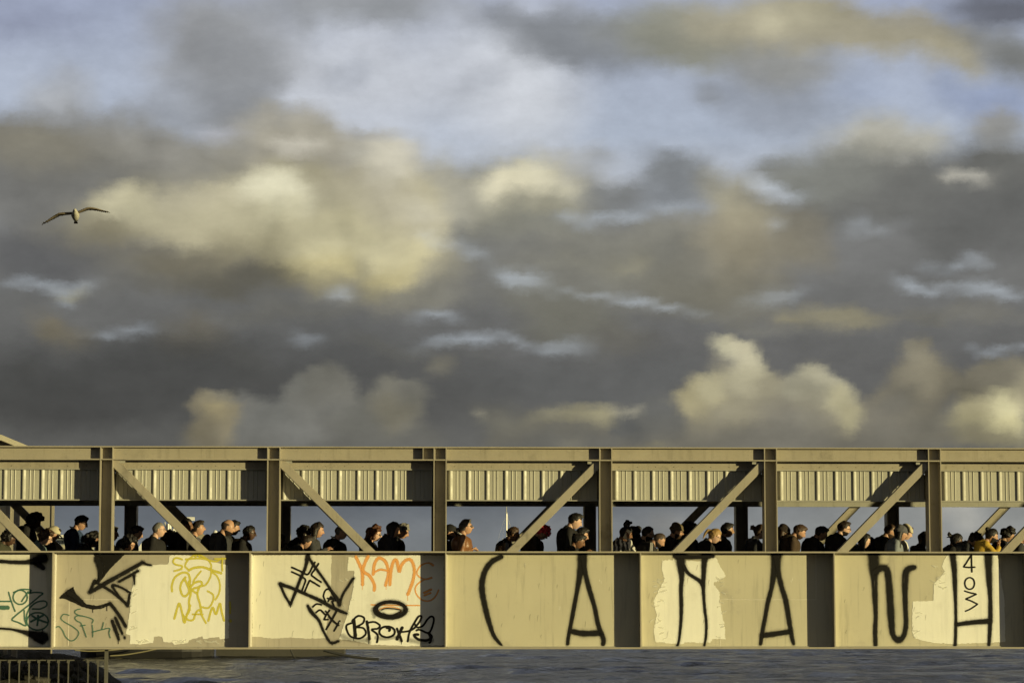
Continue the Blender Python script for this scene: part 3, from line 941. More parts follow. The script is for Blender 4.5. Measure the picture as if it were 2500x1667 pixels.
HALO = spray('black_spray_dust', (.02, .018, .014), .5, .8, .30)
LAYER = [0]
gr_rng = random.Random(4)
def strokes(tile, panel, name, m, lines, w=16, label=None):
    """one sprayed mark: soft-edged ribbons along the hand's path, a fraction of a millimetre of paint each"""
    if m is BK and name == 'black_lettering':         # dusting of paint round the stroke
        wide = []
        for ln in lines:
            wd_ = ln['w'] if isinstance(ln, dict) else w
            pp = ln['p'] if isinstance(ln, dict) else ln
            wide.append([(p[0], p[1], (p[2] if len(p) > 2 else wd_) * 1.25 + 22) for p in pp])
        strokes(tile, panel, 'spray_dust', HALO, wide)
    mb = MB(); uvs = []
    grow = 1.45                                       # overspray outside the core
    for ln in lines:
        wd = w
        if isinstance(ln, dict):
            wd = ln['w']; ln = ln['p']
        LAYER[0] += 1
        pts = [(p[0], p[1], (p[2] if len(p) > 2 else (wd if not isinstance(wd, (list, tuple)) else wd[min(i, len(wd) - 1)]))) for i, p in enumerate(ln)]
        c = catmull(pts)
        c = [[p[0] + gr_rng.uniform(-.8, .8), p[1] + gr_rng.uniform(-.8, .8), p[2] * gr_rng.uniform(.93, 1.07)] for p in c]
        d0 = Vector((c[0][0] - c[1][0], c[0][1] - c[1][1])).normalized() * c[0][2] * .45
        d1 = Vector((c[-1][0] - c[-2][0], c[-1][1] - c[-2][1])).normalized() * c[-1][2] * .45
        c = [[c[0][0] + d0.x, c[0][1] + d0.y, c[0][2] * .55]] + c + [[c[-1][0] + d1.x, c[-1][1] + d1.y, c[-1][2] * .55]]
        base = YP - .0008 - (LAYER[0] % 40) * .00012
        st = len(mb.v)
        for i, p in enumerate(c):
            a = c[max(i - 1, 0)]; b = c[min(i + 1, len(c) - 1)]
            t = Vector((b[0] - a[0], b[1] - a[1]))
            t = t.normalized() if t.length > 1e-6 else Vector((1, 0))
            nrm = Vector((-t.y, t.x)) * (p[2] * grow / 2)
            yy = base - i * .000008
            mb.v.append(tuple(zg(tile, p[0] + nrm.x, p[1] + nrm.y, yy)))
            mb.v.append(tuple(zg(tile, p[0], p[1], yy)))
            mb.v.append(tuple(zg(tile, p[0] - nrm.x, p[1] - nrm.y, yy)))
        for i in range(len(c) - 1):
            q = st + i * 3
            mb.f += [(q, q + 1, q + 4, q + 3), (q + 1, q + 2, q + 5, q + 4)]
            uvs += [(0, 0), (.5, 0), (.5, 0), (0, 0), (.5, 0), (1, 0), (1, 0), (.5, 0)]
    mb.v = [(x, y, min(max(z, ZG_B + .003), ZG_TB - .002)) for x, y, z in mb.v]
    me = bpy.data.meshes.new(name)
    me.from_pydata(mb.v, [], mb.f)
    ul = me.uv_layers.new(name='UVMap')
    ul.data.foreach_set('uv', [c for u in uvs for c in u])
    o = link(name, me, m, PANELS[panel])
    if label:
        o['label'] = label
    return o

def each(tile, panel, name, m, groups, w=16, labels=None):
    """separate characters: one mark each"""
    for i, lines in enumerate(groups):
        strokes(tile, panel, name, m, lines, w, labels[i] if labels else None)

def patch(tile, panel, m, poly, name='paint_patch', depth=.0004, rag=3.0, seed=0, sub=10):
    r = random.Random(seed + len(poly))
    pts = []
    n = len(poly)
    for i in range(n):
        a, b = poly[i], poly[(i + 1) % n]
        L = math.hypot(b[0] - a[0], b[1] - a[1])
        k = max(1, int(L / sub))
        for s in range(k):
            t = s / k
            j = rag * (1 if s else .3)
            q = mnoise.noise(Vector((a[0] + (b[0] - a[0]) * t, a[1] + (b[1] - a[1]) * t, seed * 3.1)) * .08) * rag * 1.5
            pts.append((a[0] + (b[0] - a[0]) * t + r.uniform(-j, j) + q, a[1] + (b[1] - a[1]) * t + r.uniform(-j, j) + q))
        from mathutils.geometry import tessellate_polygon
    vs_ = [zg(tile, x, y, YP - .0002 - depth) for x, y in pts]
    tri = tessellate_polygon([[Vector((v.x, v.z, 0)) for v in vs_]])
    me = bpy.data.meshes.new(name)
    me.from_pydata([tuple(v) for v in vs_], [], [t if (vs_[t[1]] - vs_[t[0]]).cross(vs_[t[2]] - vs_[t[0]]).y < 0 else (t[0], t[2], t[1]) for t in tri])
    return link(name, me, m, PANELS[panel])

def blobpoly(tile, panel, name, poly, m=None, seed=1):
    o = patch(tile, panel, m or BLOBM, poly, name, depth=.0004, rag=2.0, seed=seed, sub=9)
    return o
BLOBM = mat('black_spray_fill', (.011, .010, .009), .8, spec=.15, var=.3, vscale=20)

def ring(cx, cy, rx, ry, n=14, w=None, a0=0, a1=360):
    return [(cx + rx * math.cos(R(a0 + (a1 - a0) * i / n)), cy + ry * math.sin(R(a0 + (a1 - a0) * i / n))) + ((w,) if w else ()) for i in range(n + 1)]

# the pale cover coats
patch(1, 1, P_WHITE, [(1290, 195), (1400, 185), (1558, 178), (1575, 95), (1700, 92), (1840, 110), (1900, 135), (2000, 160), (2110, 185), (2118, 500), (2120, 862), (2035, 870), (2030, 850), (1960, 855), (1880, 870), (1875, 845), (1830, 855), (1755, 880), (1740, 905), (1610, 920), (1595, 900), (1515, 895), (1500, 845), (1425, 845), (1420, 905), (1340, 912), (1300, 918), (1200, 915), (1208, 835), (1165, 818), (1185, 720), (1205, 600), (1210, 470), (1235, 340)], seed=3)
patch(2, 2, P_CREAM, [(60, 95), (400, 93), (793, 92), (792, 300), (785, 430), (775, 560), (760, 640), (745, 760), (755, 860), (700, 862), (560, 865), (400, 855), (250, 865), (140, 850), (60, 848)], seed=5)
patch(2, 2, P_WHITE, [(950, 110), (1020, 112), (1150, 105), (1300, 100), (1520, 94), (1700, 96), (1835, 98), (1835, 500), (1835, 925), (1600, 928), (1480, 935), (1320, 925), (1150, 920), (1090, 900), (960, 880), (862, 872), (890, 800), (940, 640), (960, 560), (990, 440), (1003, 300), (1000, 235), (940, 235)], seed=6)
patch(3, 4, P_WHITE, [(1580, 140), (1700, 135), (1940, 150), (2070, 108), (2130, 215), (2170, 290), (2055, 355), (2110, 430), (2110, 520), (2160, 760), (2165, 870), (2040, 870), (2030, 900), (1900, 905), (1790, 895), (1770, 915), (1640, 910), (1520, 895), (1500, 800), (1530, 640), (1500, 520), (1560, 400), (1600, 300), (1578, 240)], seed=8, rag=5)
patch(4, 5, P_WHITE, [(1640, 95), (1800, 93), (2105, 95), (2170, 500), (2180, 895), (1960, 905), (1700, 915), (1520, 905), (1400, 880), (1340, 860), (1315, 800), (1320, 520), (1510, 515), (1520, 350), (1590, 280), (1620, 240), (1590, 200), (1610, 140)], seed=9)
patch(1, 0, P_CREAM, [(-400, 90), (268, 88), (410, 92), (440, 500), (440, 930), (100, 932), (-400, 930)], seed=10)

ROLL = spray('roller_fringe', (.74, .73, .63), .45, .6, .55)
rf = random.Random(9)
for tile, panel, xs, ys, n_ in ((1, 1, (1195, 1260), (220, 800), 16), (1, 1, (1210, 2100), (880, 905), 20), (3, 4, (1480, 1600), (300, 880), 22), (3, 4, (2080, 2150), (300, 860), 12), (4, 5, (1500, 1620), (180, 500), 12), (4, 5, (1320, 1400), (560, 880), 8), (2, 2, (870, 990), (300, 860), 10)):
    L = []
    for _ in range(n_):
        x, y = rf.uniform(*xs), rf.uniform(*ys); v = rf.uniform(-1, 1)
        L.append([(x - rf.uniform(4, 20), y - 14 * v, rf.uniform(4, 12)), (x + rf.uniform(-3, 3), y, rf.uniform(8, 18)), (x + rf.uniform(10, 34), y + 14 * v, rf.uniform(5, 14))])
    o = strokes(tile, panel, 'roller_fringe', ROLL, L); o['kind'] = 'stuff'

# leftmost plate
strokes(1, 0, 'black_lettering', BK, [[(-160, 150, 34), (0, 150, 32), (120, 158, 32), (250, 158, 40), (330, 140, 60), (395, 120, 95)], [(340, 170, 60), (400, 210, 40)]])
strokes(1, 0, 'black_lettering', BK, [[(-160, 770, 18), (0, 772, 18), (110, 780, 20), (200, 800, 30), (290, 825, 60), (360, 845, 90), (395, 850, 110)], [(330, 860, 50), (390, 900, 30)]])
strokes(1, 0, 'teal_lettering', TE, [ring(188, 482, 66, 66), [(125, 438), (200, 410), (285, 415), (265, 440)], [(80, 435), (98, 500), (120, 560), (140, 612)],
        [(-100, 520), (0, 520), (110, 520)], {'w': 34, 'p': [(-60, 578), (0, 578), (75, 578)]}, [(265, 445), (330, 436), (395, 445), (370, 470), (260, 560), (160, 640), (112, 690), (170, 715), (240, 745), (228, 680), (225, 605)],
        [(200, 520), (235, 470), (262, 430)], [(300, 590), (370, 590), (430, 560), (420, 520), (350, 525), (285, 570), (250, 640), (245, 720)], {'w': 17, 'p': [(352, 650), (350, 700), (345, 742)]},
        {'w': 17, 'p': [(285, 708), (340, 680), (398, 650)]}, {'w': 17, 'p': [(298, 655), (360, 690), (432, 715)]}, ring(348, 705, 100, 80)], w=13)
# second plate
blobpoly(1, 1, 'black_lettering', [(860, 78), (1160, 84), (1080, 160), (1015, 225), (965, 290), (915, 352), (868, 372), (880, 345), (905, 310), (917, 200), (897, 130)])
blobpoly(1, 1, 'black_lettering', [(545, 485), (600, 435), (682, 383), (692, 425), (722, 482), (800, 545), (900, 562), (1018, 528), (1040, 548), (940, 590), (860, 597), (760, 572), (690, 535), (600, 497), (556, 497)], seed=2)
strokes(1, 1, 'black_lettering', BK, [[(880, 330, 30), (860, 370, 26), (835, 435, 26)], [(835, 435, 34), (920, 388, 36), (1000, 340, 36), (1150, 258, 34), (1290, 178, 30), (1325, 158, 24)], [(1320, 160, 20), (1360, 178, 20), (1400, 186, 16)],
        [(905, 352, 20), (960, 382, 24), (1060, 448, 24), (1140, 515, 24), (1185, 560, 26)], [(1185, 556, 24), (1195, 500, 20), (1205, 440, 18)], [(1205, 440, 18), (1130, 395, 18), (1060, 370, 22), (1045, 385, 22), (1090, 450, 14), (1140, 515, 14)],
        [(1105, 338, 22), (1200, 285, 24), (1280, 238, 24)], [(1243, 285, 22), (1246, 320, 14), (1244, 362, 14)], [(1020, 538, 30), (1070, 600, 28), (1120, 672, 28), (1165, 752, 26)],
        [(1040, 700, 26), (1070, 780, 32), (1102, 872, 22)], [(1070, 672, 22), (1100, 740, 26), (1135, 822, 18)], [(1155, 850, 18), (1158, 862, 16)], [(640, 440, 60), (700, 480, 50), (760, 530, 40)], [(900, 130, 60), (930, 200, 60), (930, 290, 40)]], label='black winged calligraphic mark')
strokes(1, 1, 'teal_lettering', TE, [[(640, 648), (590, 640), (565, 672), (590, 706), (680, 758), (730, 808), (700, 868), (655, 885), (610, 850), (580, 790), (545, 752), (515, 765)], [(745, 590), (702, 602), (695, 628), (730, 648), (765, 655)],
        [(765, 655), (712, 655), (695, 675), (712, 700), (750, 722), (775, 780), (800, 850)], [(730, 652), (800, 664), (862, 690), (853, 722)], [(745, 748), (790, 740)], [(855, 738), (860, 790), (860, 850)], [(855, 805), (930, 785), (1015, 770), (1010, 810), (1022, 858)], [(943, 776), (952, 750), (960, 716)]], w=9)
strokes(1, 1, 'yellow_lettering', YE, [[(1690, 132), (1632, 118), (1604, 150), (1628, 180), (1684, 192), (1678, 222), (1614, 240)], [(2062, 118), (2058, 180), (2060, 238)], [(1990, 128), (2090, 125)],
        [(1748, 228), (1714, 195), (1738, 140), (1800, 92), (1830, 74), (1862, 95), (1930, 140), (1957, 190), (1948, 216)], {'w': 20, 'p': [(1745, 236), (1800, 210), (1880, 205), (1960, 232), (2050, 260)]}, [(1805, 122), (1830, 84), (1856, 122)],
        [(1720, 132), (1860, 124), (1990, 152), (2040, 130)], {'w': 18, 'p': [(1594, 430), (1592, 370), (1620, 300), (1680, 258), (1738, 262), (1760, 320), (1750, 382)]}, [(1955, 245), (2010, 288), (2036, 360), (2030, 440), (1994, 505)],
        [(1955, 212), (1950, 290), (1905, 366), (1850, 380)], [(1862, 240), (1815, 298), (1788, 342)], {'w': 18, 'p': [(1718, 298), (1680, 350), (1670, 405), (1690, 462), (1722, 470), (1752, 420), (1720, 335), (1704, 310)]},
        {'w': 18, 'p': [(1748, 336), (1768, 430), (1750, 520), (1755, 600), (1730, 645)]}, {'w': 18, 'p': [(1852, 376), (1828, 450), (1850, 540), (1866, 625)]}, {'w': 18, 'p': [(1762, 392), (1800, 350), (1858, 336), (1864, 378), (1780, 410), (1830, 450)]},
        [(1920, 425), (1974, 460), (1970, 522), (1930, 580), (1868, 572)], {'w': 18, 'p': [(1615, 682), (1640, 590), (1662, 540), (1690, 640), (1708, 718), (1740, 620), (1762, 556)]},
        {'w': 16, 'p': [(1690, 640), (1740, 690), (1790, 690), (1815, 625), (1850, 600), (1872, 655), (1908, 722)]}, {'w': 14, 'p': [(1782, 640), (1880, 640)]}, {'w': 18, 'p': [(1930, 700), (1968, 576), (2000, 640), (2036, 540), (2052, 610), (2075, 700)]},
        [(2128, 525), (2132, 580), (2130, 632)], {'w': 20, 'p': [(2134, 695), (2136, 708)]}], w=15, label='yellow line drawing of a capped face with lettering above and below')
# third plate
strokes(2, 2, 'black_lettering', BK, [[(575, 100, 40), (560, 180, 30), (545, 230, 26), (500, 330, 26), (462, 430, 26), (415, 550, 22)], [(415, 550, 22), (360, 460, 22), (320, 365, 26)], [(318, 360, 34), (440, 402, 28), (560, 455, 28), (700, 518, 34), (800, 575, 30), (935, 632, 22)],
        [(585, 118, 24), (640, 200, 24), (720, 310, 22), (800, 430, 26), (858, 510, 34), (870, 552, 28)], [(870, 550, 22), (900, 460, 18), (950, 380, 20), (998, 308, 22)], [(575, 562, 26), (612, 622, 34), (680, 700, 26), (722, 800, 22), (780, 895, 20), (812, 905, 22), (858, 888, 24)]], label='black angular tag of crossed lines')
strokes(2, 2, 'black_lettering', BKM, [[(425, 205), (500, 238), (565, 272), (592, 250), (618, 200), (642, 158)], [(424, 246), (500, 282), (552, 320), (538, 375), (518, 430)], [(675, 170), (640, 225), (610, 268), (625, 292), (700, 342)], [(685, 380), (612, 337), (592, 330), (570, 375), (545, 435)],
        [(620, 572), (655, 545), (702, 552)], [(650, 625), (690, 600), (735, 640), (760, 640)], [(725, 690), (750, 640), (778, 602)], [(745, 780), (800, 690), (842, 612)], [(740, 610), (800, 690), (862, 742)], [(818, 795), (845, 745), (872, 700)], [(730, 690), (765, 688)],
        [(740, 522), (720, 472), (735, 422), (768, 408), (810, 458), (835, 515)], [(762, 522), (790, 478), (815, 520)], [(755, 492), (790, 500), (828, 494)], [(800, 520), (820, 570)]], w=14)
strokes(2, 2, 'orange_lettering', ORG, [[(1020, 108), (1058, 190), (1080, 260), (1082, 365)], [(1132, 105), (1085, 228), (1150, 288), (1190, 365), (1190, 420)], [(1295, 372), (1322, 255), (1292, 152), (1232, 120), (1192, 178), (1180, 270)], {'w': 20, 'p': [(1190, 252), (1250, 226), (1325, 242)]},
        [(1335, 368), (1345, 240), (1370, 150), (1400, 145), (1420, 245), (1440, 190), (1482, 140), (1532, 140), (1562, 230), (1545, 340), (1502, 455)], {'w': 12, 'p': [(1160, 552), (1380, 556), (1610, 558)]}], w=30, label='orange sprayed letters KAME')
strokes(2, 2, 'orange_lettering', ORG, [[(1735, 186, 24), (1690, 165), (1620, 190), (1585, 250), (1602, 290), (1660, 315), (1722, 302, 18)], [(1660, 315), (1602, 350), (1570, 400), (1585, 460), (1640, 510), (1710, 512), (1760, 470), (1786, 415)], {'w': 20, 'p': [(1650, 442), (1718, 410)]}, {'w': 18, 'p': [(1652, 466), (1712, 442)]}, ring(1335, 612, 104, 40, w=9)], w=14)
strokes(2, 2, 'black_lettering', BK, [ring(1340, 600, 146, 74, 18, w=30), ring(1345, 590, 130, 66, 18, w=24), {'w': 10, 'p': [(1255, 600), (1300, 585), (1380, 590), (1440, 600)]}, {'w': 12, 'p': [(1275, 632), (1320, 655), (1370, 645), (1440, 610)]}], label='thick black ring')
each(2, 2, 'black_lettering', BKM, [
    [{'w': 26, 'p': [(1000, 690), (1010, 770), (1015, 850)]}, [(985, 705), (1040, 655), (1095, 672), (1085, 722), (1015, 760)], [(1015, 760), (1090, 768), (1112, 820), (1060, 862), (980, 850), (940, 795), (935, 742), (990, 718)]],
    [{'w': 20, 'p': [(1122, 705), (1138, 800), (1146, 872)]}, [(1120, 722), (1190, 710), (1242, 742), (1222, 772), (1168, 782), (1222, 830), (1216, 900)]],
    [ring(1310, 802, 72, 50, w=16), {'w': 18, 'p': [(1305, 765), (1335, 775), (1328, 795)]}],
    [{'w': 22, 'p': [(1400, 872), (1425, 815), (1450, 762)]}, {'w': 18, 'p': [(1400, 770), (1428, 840), (1446, 890)]}, [(1500, 892), (1520, 800), (1562, 720), (1602, 660), (1628, 662), (1602, 722), (1530, 788), (1410, 806)]],
    [[(1560, 720), (1590, 760), (1640, 745), (1680, 690), (1715, 660), (1742, 680), (1725, 760), (1690, 812), (1610, 782), (1580, 790)], {'w': 20, 'p': [(1690, 812), (1722, 850), (1680, 880), (1600, 872), (1560, 832), (1600, 826)]}, {'w': 16, 'p': [(1700, 830), (1715, 880), (1700, 905)]}]],
    w=15, labels=['black bubble letter B', 'black bubble letter R', 'black bubble letter O', 'black bubble letter A', 'black bubble letter S'])
strokes(2, 2, 'black_haze', spray('black_overspray', (.03, .028, .022), .45, op=.34), [[(905, 850, 70), (1000, 880, 40), (1120, 880, 60)], [(1140, 870, 50), (1150, 905, 30)], [(1215, 860, 50), (1300, 868, 30), (1380, 850, 40)], [(1410, 860, 50), (1440, 890, 30)], [(1520, 880, 50), (1640, 900, 50), (1720, 880, 60)], [(1180, 600, 60), (1190, 660, 40)]])
# fourth plate
strokes(2, 3, 'black_lettering', BK, [[(2366, 108, 40), (2285, 150, 46), (2222, 230, 46), (2192, 330, 50), (2190, 430, 52), (2215, 560, 48), (2250, 700, 44), (2295, 830, 34), (2345, 900, 26), (2372, 925, 14)]], label='tall black curved stroke like an opening bracket')
strokes(3, 3, 'black_lettering', BK, [[(842, 80, 80), (832, 200, 66), (802, 380, 40), (772, 540, 36), (742, 700, 34), (712, 860, 30), (706, 915, 28)], [(848, 90, 60), (868, 250, 42), (910, 420, 42), (955, 570, 36), (990, 740, 40), (1035, 860, 40), (1036, 915, 38)], [(745, 798, 44), (850, 818, 52), (1005, 812, 50)]], label='tall narrow black letter A')
# fifth plate
strokes(3, 4, 'black_lettering', BK, [[(1748, 82, 96), (1755, 180, 76), (1762, 300, 44), (1755, 420, 34), (1758, 560, 34), (1755, 700, 28), (1740, 860, 22), (1722, 935, 20)], [(1995, 82, 84), (1972, 150, 52), (1966, 260, 40), (1962, 380, 34), (1966, 480, 26), (1976, 600, 26), (1990, 720, 24), (1986, 850, 22), (1972, 935, 16)],
        [(1780, 196, 34), (1820, 258, 30), (1880, 300, 30), (1930, 334, 34), (1962, 386, 28)], {'w': 34, 'p': [(1700, 104), (1880, 112), (2050, 100)]}], label='tall black letter M with long legs')
strokes(4, 4, 'black_lettering', BK, [[(60, 84, 96), (45, 200, 60), (20, 380, 40), (-15, 520, 36), (-45, 680, 34), (-72, 820, 32), (-85, 915, 28)], [(62, 84, 80), (78, 240, 46), (108, 380, 42), (150, 520, 44), (178, 690, 40), (205, 850, 36), (222, 915, 24)], [(-70, 836, 44), (40, 822, 46), (190, 800, 44)]], label='tall narrow black letter A, the second on the girder')
# sixth plate
strokes(4, 5, 'black_lettering', BK, [[(962, 80, 104), (965, 200, 90), (970, 330, 56), (976, 500, 44), (982, 650, 34), (976, 780, 38), (980, 925, 34)], [(975, 250, 60), (1040, 208, 54), (1088, 240, 54), (1108, 400, 60), (1118, 560, 60), (1128, 720, 56), (1142, 830, 44), (1190, 880, 54), (1240, 838, 42), (1262, 740, 40), (1258, 600, 40), (1254, 450, 44), (1256, 300, 56), (1275, 230, 56), (1335, 205, 44)]], label='black letters n and u joined into one tall mark')
strokes(4, 5, 'black_lettering', BK, [[(1692, 82, 60), (1708, 230, 46), (1714, 380, 38), (1720, 540, 26), (1722, 720, 26), (1716, 925, 28)], [(2022, 84, 68), (2030, 300, 54), (2040, 480, 36), (2042, 650, 40), (2036, 800, 34), (2030, 925, 26)], [(1735, 735, 34), (1850, 718, 40), (2030, 704, 46)]], label='tall black letter H with its bar near the bottom')
each(4, 5, 'black_lettering', BKM, [[[(1862, 98), (1828, 150), (1796, 198)], [(1796, 202), (1850, 206), (1898, 203)], [(1866, 92), (1868, 170), (1870, 248)]], [ring(1850, 354, 45, 54, w=11)], [[(1800, 424), (1850, 440), (1905, 452), (1905, 456), (1858, 478), (1814, 497), (1814, 500), (1865, 518), (1918, 545), (1918, 548), (1865, 585), (1808, 612)]]], w=12, labels=['black marker figure 4', 'black marker figure 0', 'black marker zigzag like a sideways W'])

# runs of paint below the heavy marks
dr_ = random.Random(12)
for tile, panel, spots in ((1, 1, ((1095, 880), (860, 600), (990, 580))),
                           (2, 2, ((1080, 372), (1300, 385), (1500, 465), (1000, 860), (1140, 880), (1440, 895), (800, 905), (415, 556)))):
    for x, y in spots:
        L_ = dr_.uniform(18, 50)
        strokes(tile, panel, 'paint_run', ORG if (panel == 2 and y < 480) else BKM, [[(x, y - 14, 7), (x + dr_.uniform(-1, 1), y + L_ * .5, 5), (x + dr_.uniform(-1, 1), y + L_, 6)]])

# weld seams and scuffs
def seam(panel, pxa, rowa, pxb, rowb, name='weld_seam', r=.005):
    a, b = at(pxa, rowa, YP), at(pxb, rowb, YP)
    MB().tube([(a.x, YP + .004, a.z), (b.x, YP + .004, b.z)], r, 6).obj(name, WELD, PANELS[panel])
seam(1, 412.5, 1352, 411, 1462); seam(1, 190, 1463, 411, 1463); seam(1, 168.5, 1468, 166.5, 1575); seam(1, 181, 1435, 179.5, 1463, r=.003)
seam(4, 1758.5, 1463, 1758.5, 1576); seam(4, 1758.5, 1463, 1992, 1463); seam(4, 1992, 1353, 1992, 1463)
CHIP = mat('chipped_bright_paint', (.8, .78, .7), .5)
rr = random.Random(21)
for panel, tile, px, py, k, sp in ((3, 3, 312, 195, 7, 14), (3, 3, 630, 590, 6, 16), (2, 2, 455, 645, 4, 14), (2, 2, 432, 712, 3, 10), (4, 4, 200, 320, 6, 22), (3, 3, 1010, 340, 5, 22), (4, 3, 2230, 500, 4, 30)):
    m = MB()
    for _ in range(k):
        c = zg(tile, px + rr.uniform(-.5, .5) * sp, py + rr.uniform(-1, 1) * sp, YP - .0012)
        L = rr.uniform(.006, .022); wd = rr.uniform(.002, .004)
        m.add([(c.x - wd, c.y, c.z), (c.x + wd * .5, c.y, c.z - L * .3), (c.x + wd, c.y, c.z + L), (c.x - wd * .6, c.y, c.z + L * .8)], [(0, 1, 2, 3)])
    o = m.obj('paint_chip', CHIP, PANELS[panel], fix=False); o['kind'] = 'stuff'
GRIME = spray('grime_smear', (.20, .18, .14), .45, op=.35)
gl = {2: [], 3: [], 4: [], 5: [], 1: []}
for panel, tile, xs in ((3, 3, (20, 1120)), (4, 3, (1420, 2300)), (5, 4, (640, 1500)), (2, 2, (80, 760)), (1, 1, (540, 1150))):
    L = []
    for _ in range(11):
        x, y = rr.uniform(*xs), rr.uniform(130, 860)
        L.append([(x, y, 5), (x - rr.uniform(2, 10), y + rr.uniform(10, 26), 7), (x - rr.uniform(4, 14), y + rr.uniform(30, 60), 3)])
    o = strokes(tile, panel, 'grime_smear', GRIME, L); o['kind'] = 'stuff'

# ------------------------------------------------------------------ water
wm = bpy.data.materials.new('river_water')
wm.use_nodes = True
t = wm.node_tree
b = t.nodes['Principled BSDF']
b.inputs['Base Color'].default_value = (.012, .012, .010, 1)
b.inputs['Roughness'].default_value = .12
b.inputs['IOR'].default_value = 1.333
b.inputs['Specular IOR Level'].default_value = .14
b.inputs['Specular Tint'].default_value = (.26, .26, .235, 1)
tcn = t.nodes.new('ShaderNodeTexCoord')
def wnoise(scale, detail, rough, st, dist=0.0):
    mp = t.nodes.new('ShaderNodeMapping'); mp.inputs['Scale'].default_value = st
    mp.inputs['Rotation'].default_value = (0, 0, R(8))
    t.links.new(tcn.outputs['Object'], mp.inputs[0])
    n = t.nodes.new('ShaderNodeTexNoise')
    n.inputs['Scale'].default_value = scale; n.inputs['Detail'].default_value = detail; n.inputs['Roughness'].default_value = rough
    n.inputs['Distortion'].default_value = dist
    t.links.new(mp.outputs[0], n.inputs['Vector'])
    return n.outputs['Fac']
def wbump(h, dist, prev=None):
    bp = t.nodes.new('ShaderNodeBump'); bp.inputs['Strength'].default_value = 1.0; bp.inputs['Distance'].default_value = dist
    t.links.new(h, bp.inputs['Height'])
    if prev: t.links.new(prev, bp.inputs['Normal'])
    return bp.outputs[0]
n1 = wbump(wnoise(.55, 4, .55, (1, .55, 1), .4), .55)
n2 = wbump(wnoise(3.6, 6, .66, (1, .6, 1), .3), .10, n1)
t.links.new(n2, b.inputs['Normal'])
NXW, NYW = 200, 260
ys_ = np.concatenate([[-60], np.linspace(-20, 60, 30), np.linspace(62, 300, 170), np.geomspace(305, 9000, 60)])
xs_ = np.concatenate([-np.geomspace(70, 6000, 22)[::-1], np.linspace(-62, 62, 190), np.geomspace(70, 6000, 22)])
XX, YY = np.meshgrid(xs_, ys_)
ZZ = np.zeros_like(XX)
rw = np.random.default_rng(3)
for i in range(26):
    lam = rw.uniform(1.6, 7.0); th = rw.normal(-1.35, .5); ph_ = rw.uniform(0, 6.28)
    ZZ += .011 * lam ** .8 * np.sin((XX * np.cos(th) + YY * np.sin(th)) * 2 * np.pi / lam + ph_) / 1.6
ZZ *= np.clip((330 - YY) / 120, 0, 1) * np.clip((66 - np.abs(XX)) / 8, 0, 1)
me = bpy.data.meshes.new('water')
nx_, ny_ = len(xs_), len(ys_)
idx = np.arange(nx_ * ny_).reshape(ny_, nx_)
quads = np.stack([idx[:-1, :-1], idx[:-1, 1:], idx[1:, 1:], idx[1:, :-1]], -1).reshape(-1, 4)
me.from_pydata(np.stack([XX, YY, ZZ], -1).reshape(-1, 3).tolist(), [], quads.tolist())
me.polygons.foreach_set('use_smooth', [True] * len(me.polygons))
water = link('water', me, wm)
water['kind'] = 'structure'

# ------------------------------------------------------------------ bank with weeds and rubble, lower left
BANK = mat('bank_soil', (.036, .032, .022), .95, var=.5, vscale=3, bump=.05, bscale=5)
def bankh(x, y):
    top = at(25, 1583, 9.0).z
    e = 1 / (1 + math.exp((x - (-6.75 - .02 * y + .45 * mnoise.noise(Vector((y * .3, 1, 2))))) * 1.9))
    z = -0.8 + e * (top + .55)
    z += .16 * mnoise.fractal(Vector((x * .9, y * .9, 3)), .6, 2, 4) * (0.4 + e)
    if y < 4.5:
        z = min(z, 2.35 + .1 * mnoise.noise(Vector((x, y, 0))) if y > -1 else z)
    return z
xs_b = np.linspace(-32, -1.5, 90); ys_b = np.linspace(-6, 22, 80)
m = MB()
for y in ys_b:
    for x in xs_b:
        yy = y
        fade = max(0, min(1, (21.5 - y) / 3)) * max(0, min(1, (y + 6) / 2))
        m.v.append((x, y, bankh(x, y) * fade - 1.0 * (1 - fade)))
for j in range(79):
    for i in range(89):
        q = j * 90 + i
        m.f.append((q, q + 1, q + 91, q + 90))
bank = m.obj('river_bank', BANK, smooth=True, fix=False)
bank['kind'] = 'structure'
bpos = [Vector(v) for v in m.v]
# rubble stones
STONE = mat('dark_stone', (.06, .055, .046), .9, var=.3, vscale=5, bump=.01, bscale=12)
rs = random.Random(8)
m = MB()
for _ in range(900):
    x = rs.uniform(-12, -4.2); y = rs.uniform(-5, 14)
    z = bankh(x, y)
    if z < -.2: continue
    s = rs.uniform(.05, .22)
    M = Matrix.Rotation(rs.uniform(0, 6), 3, 'Z') @ Matrix.Rotation(rs.uniform(0, 2), 3, 'X')
    o0 = len(m.v)
    m.ell((x, y, z + s * .2), (s, s * rs.uniform(.6, .9), s * rs.uniform(.4, .7)), M, 7, 5)
    for i in range(o0, len(m.v)):
        v = Vector(m.v[i]); v += Vector((rs.uniform(-1, 1), rs.uniform(-1, 1), rs.uniform(-1, 1))) * s * .14
        m.v[i] = tuple(v)
o = m.obj('bank_rubble', STONE)
tag(o, 'dark rubble stones scattered down the river bank at lower left', 'stones', kind='stuff')
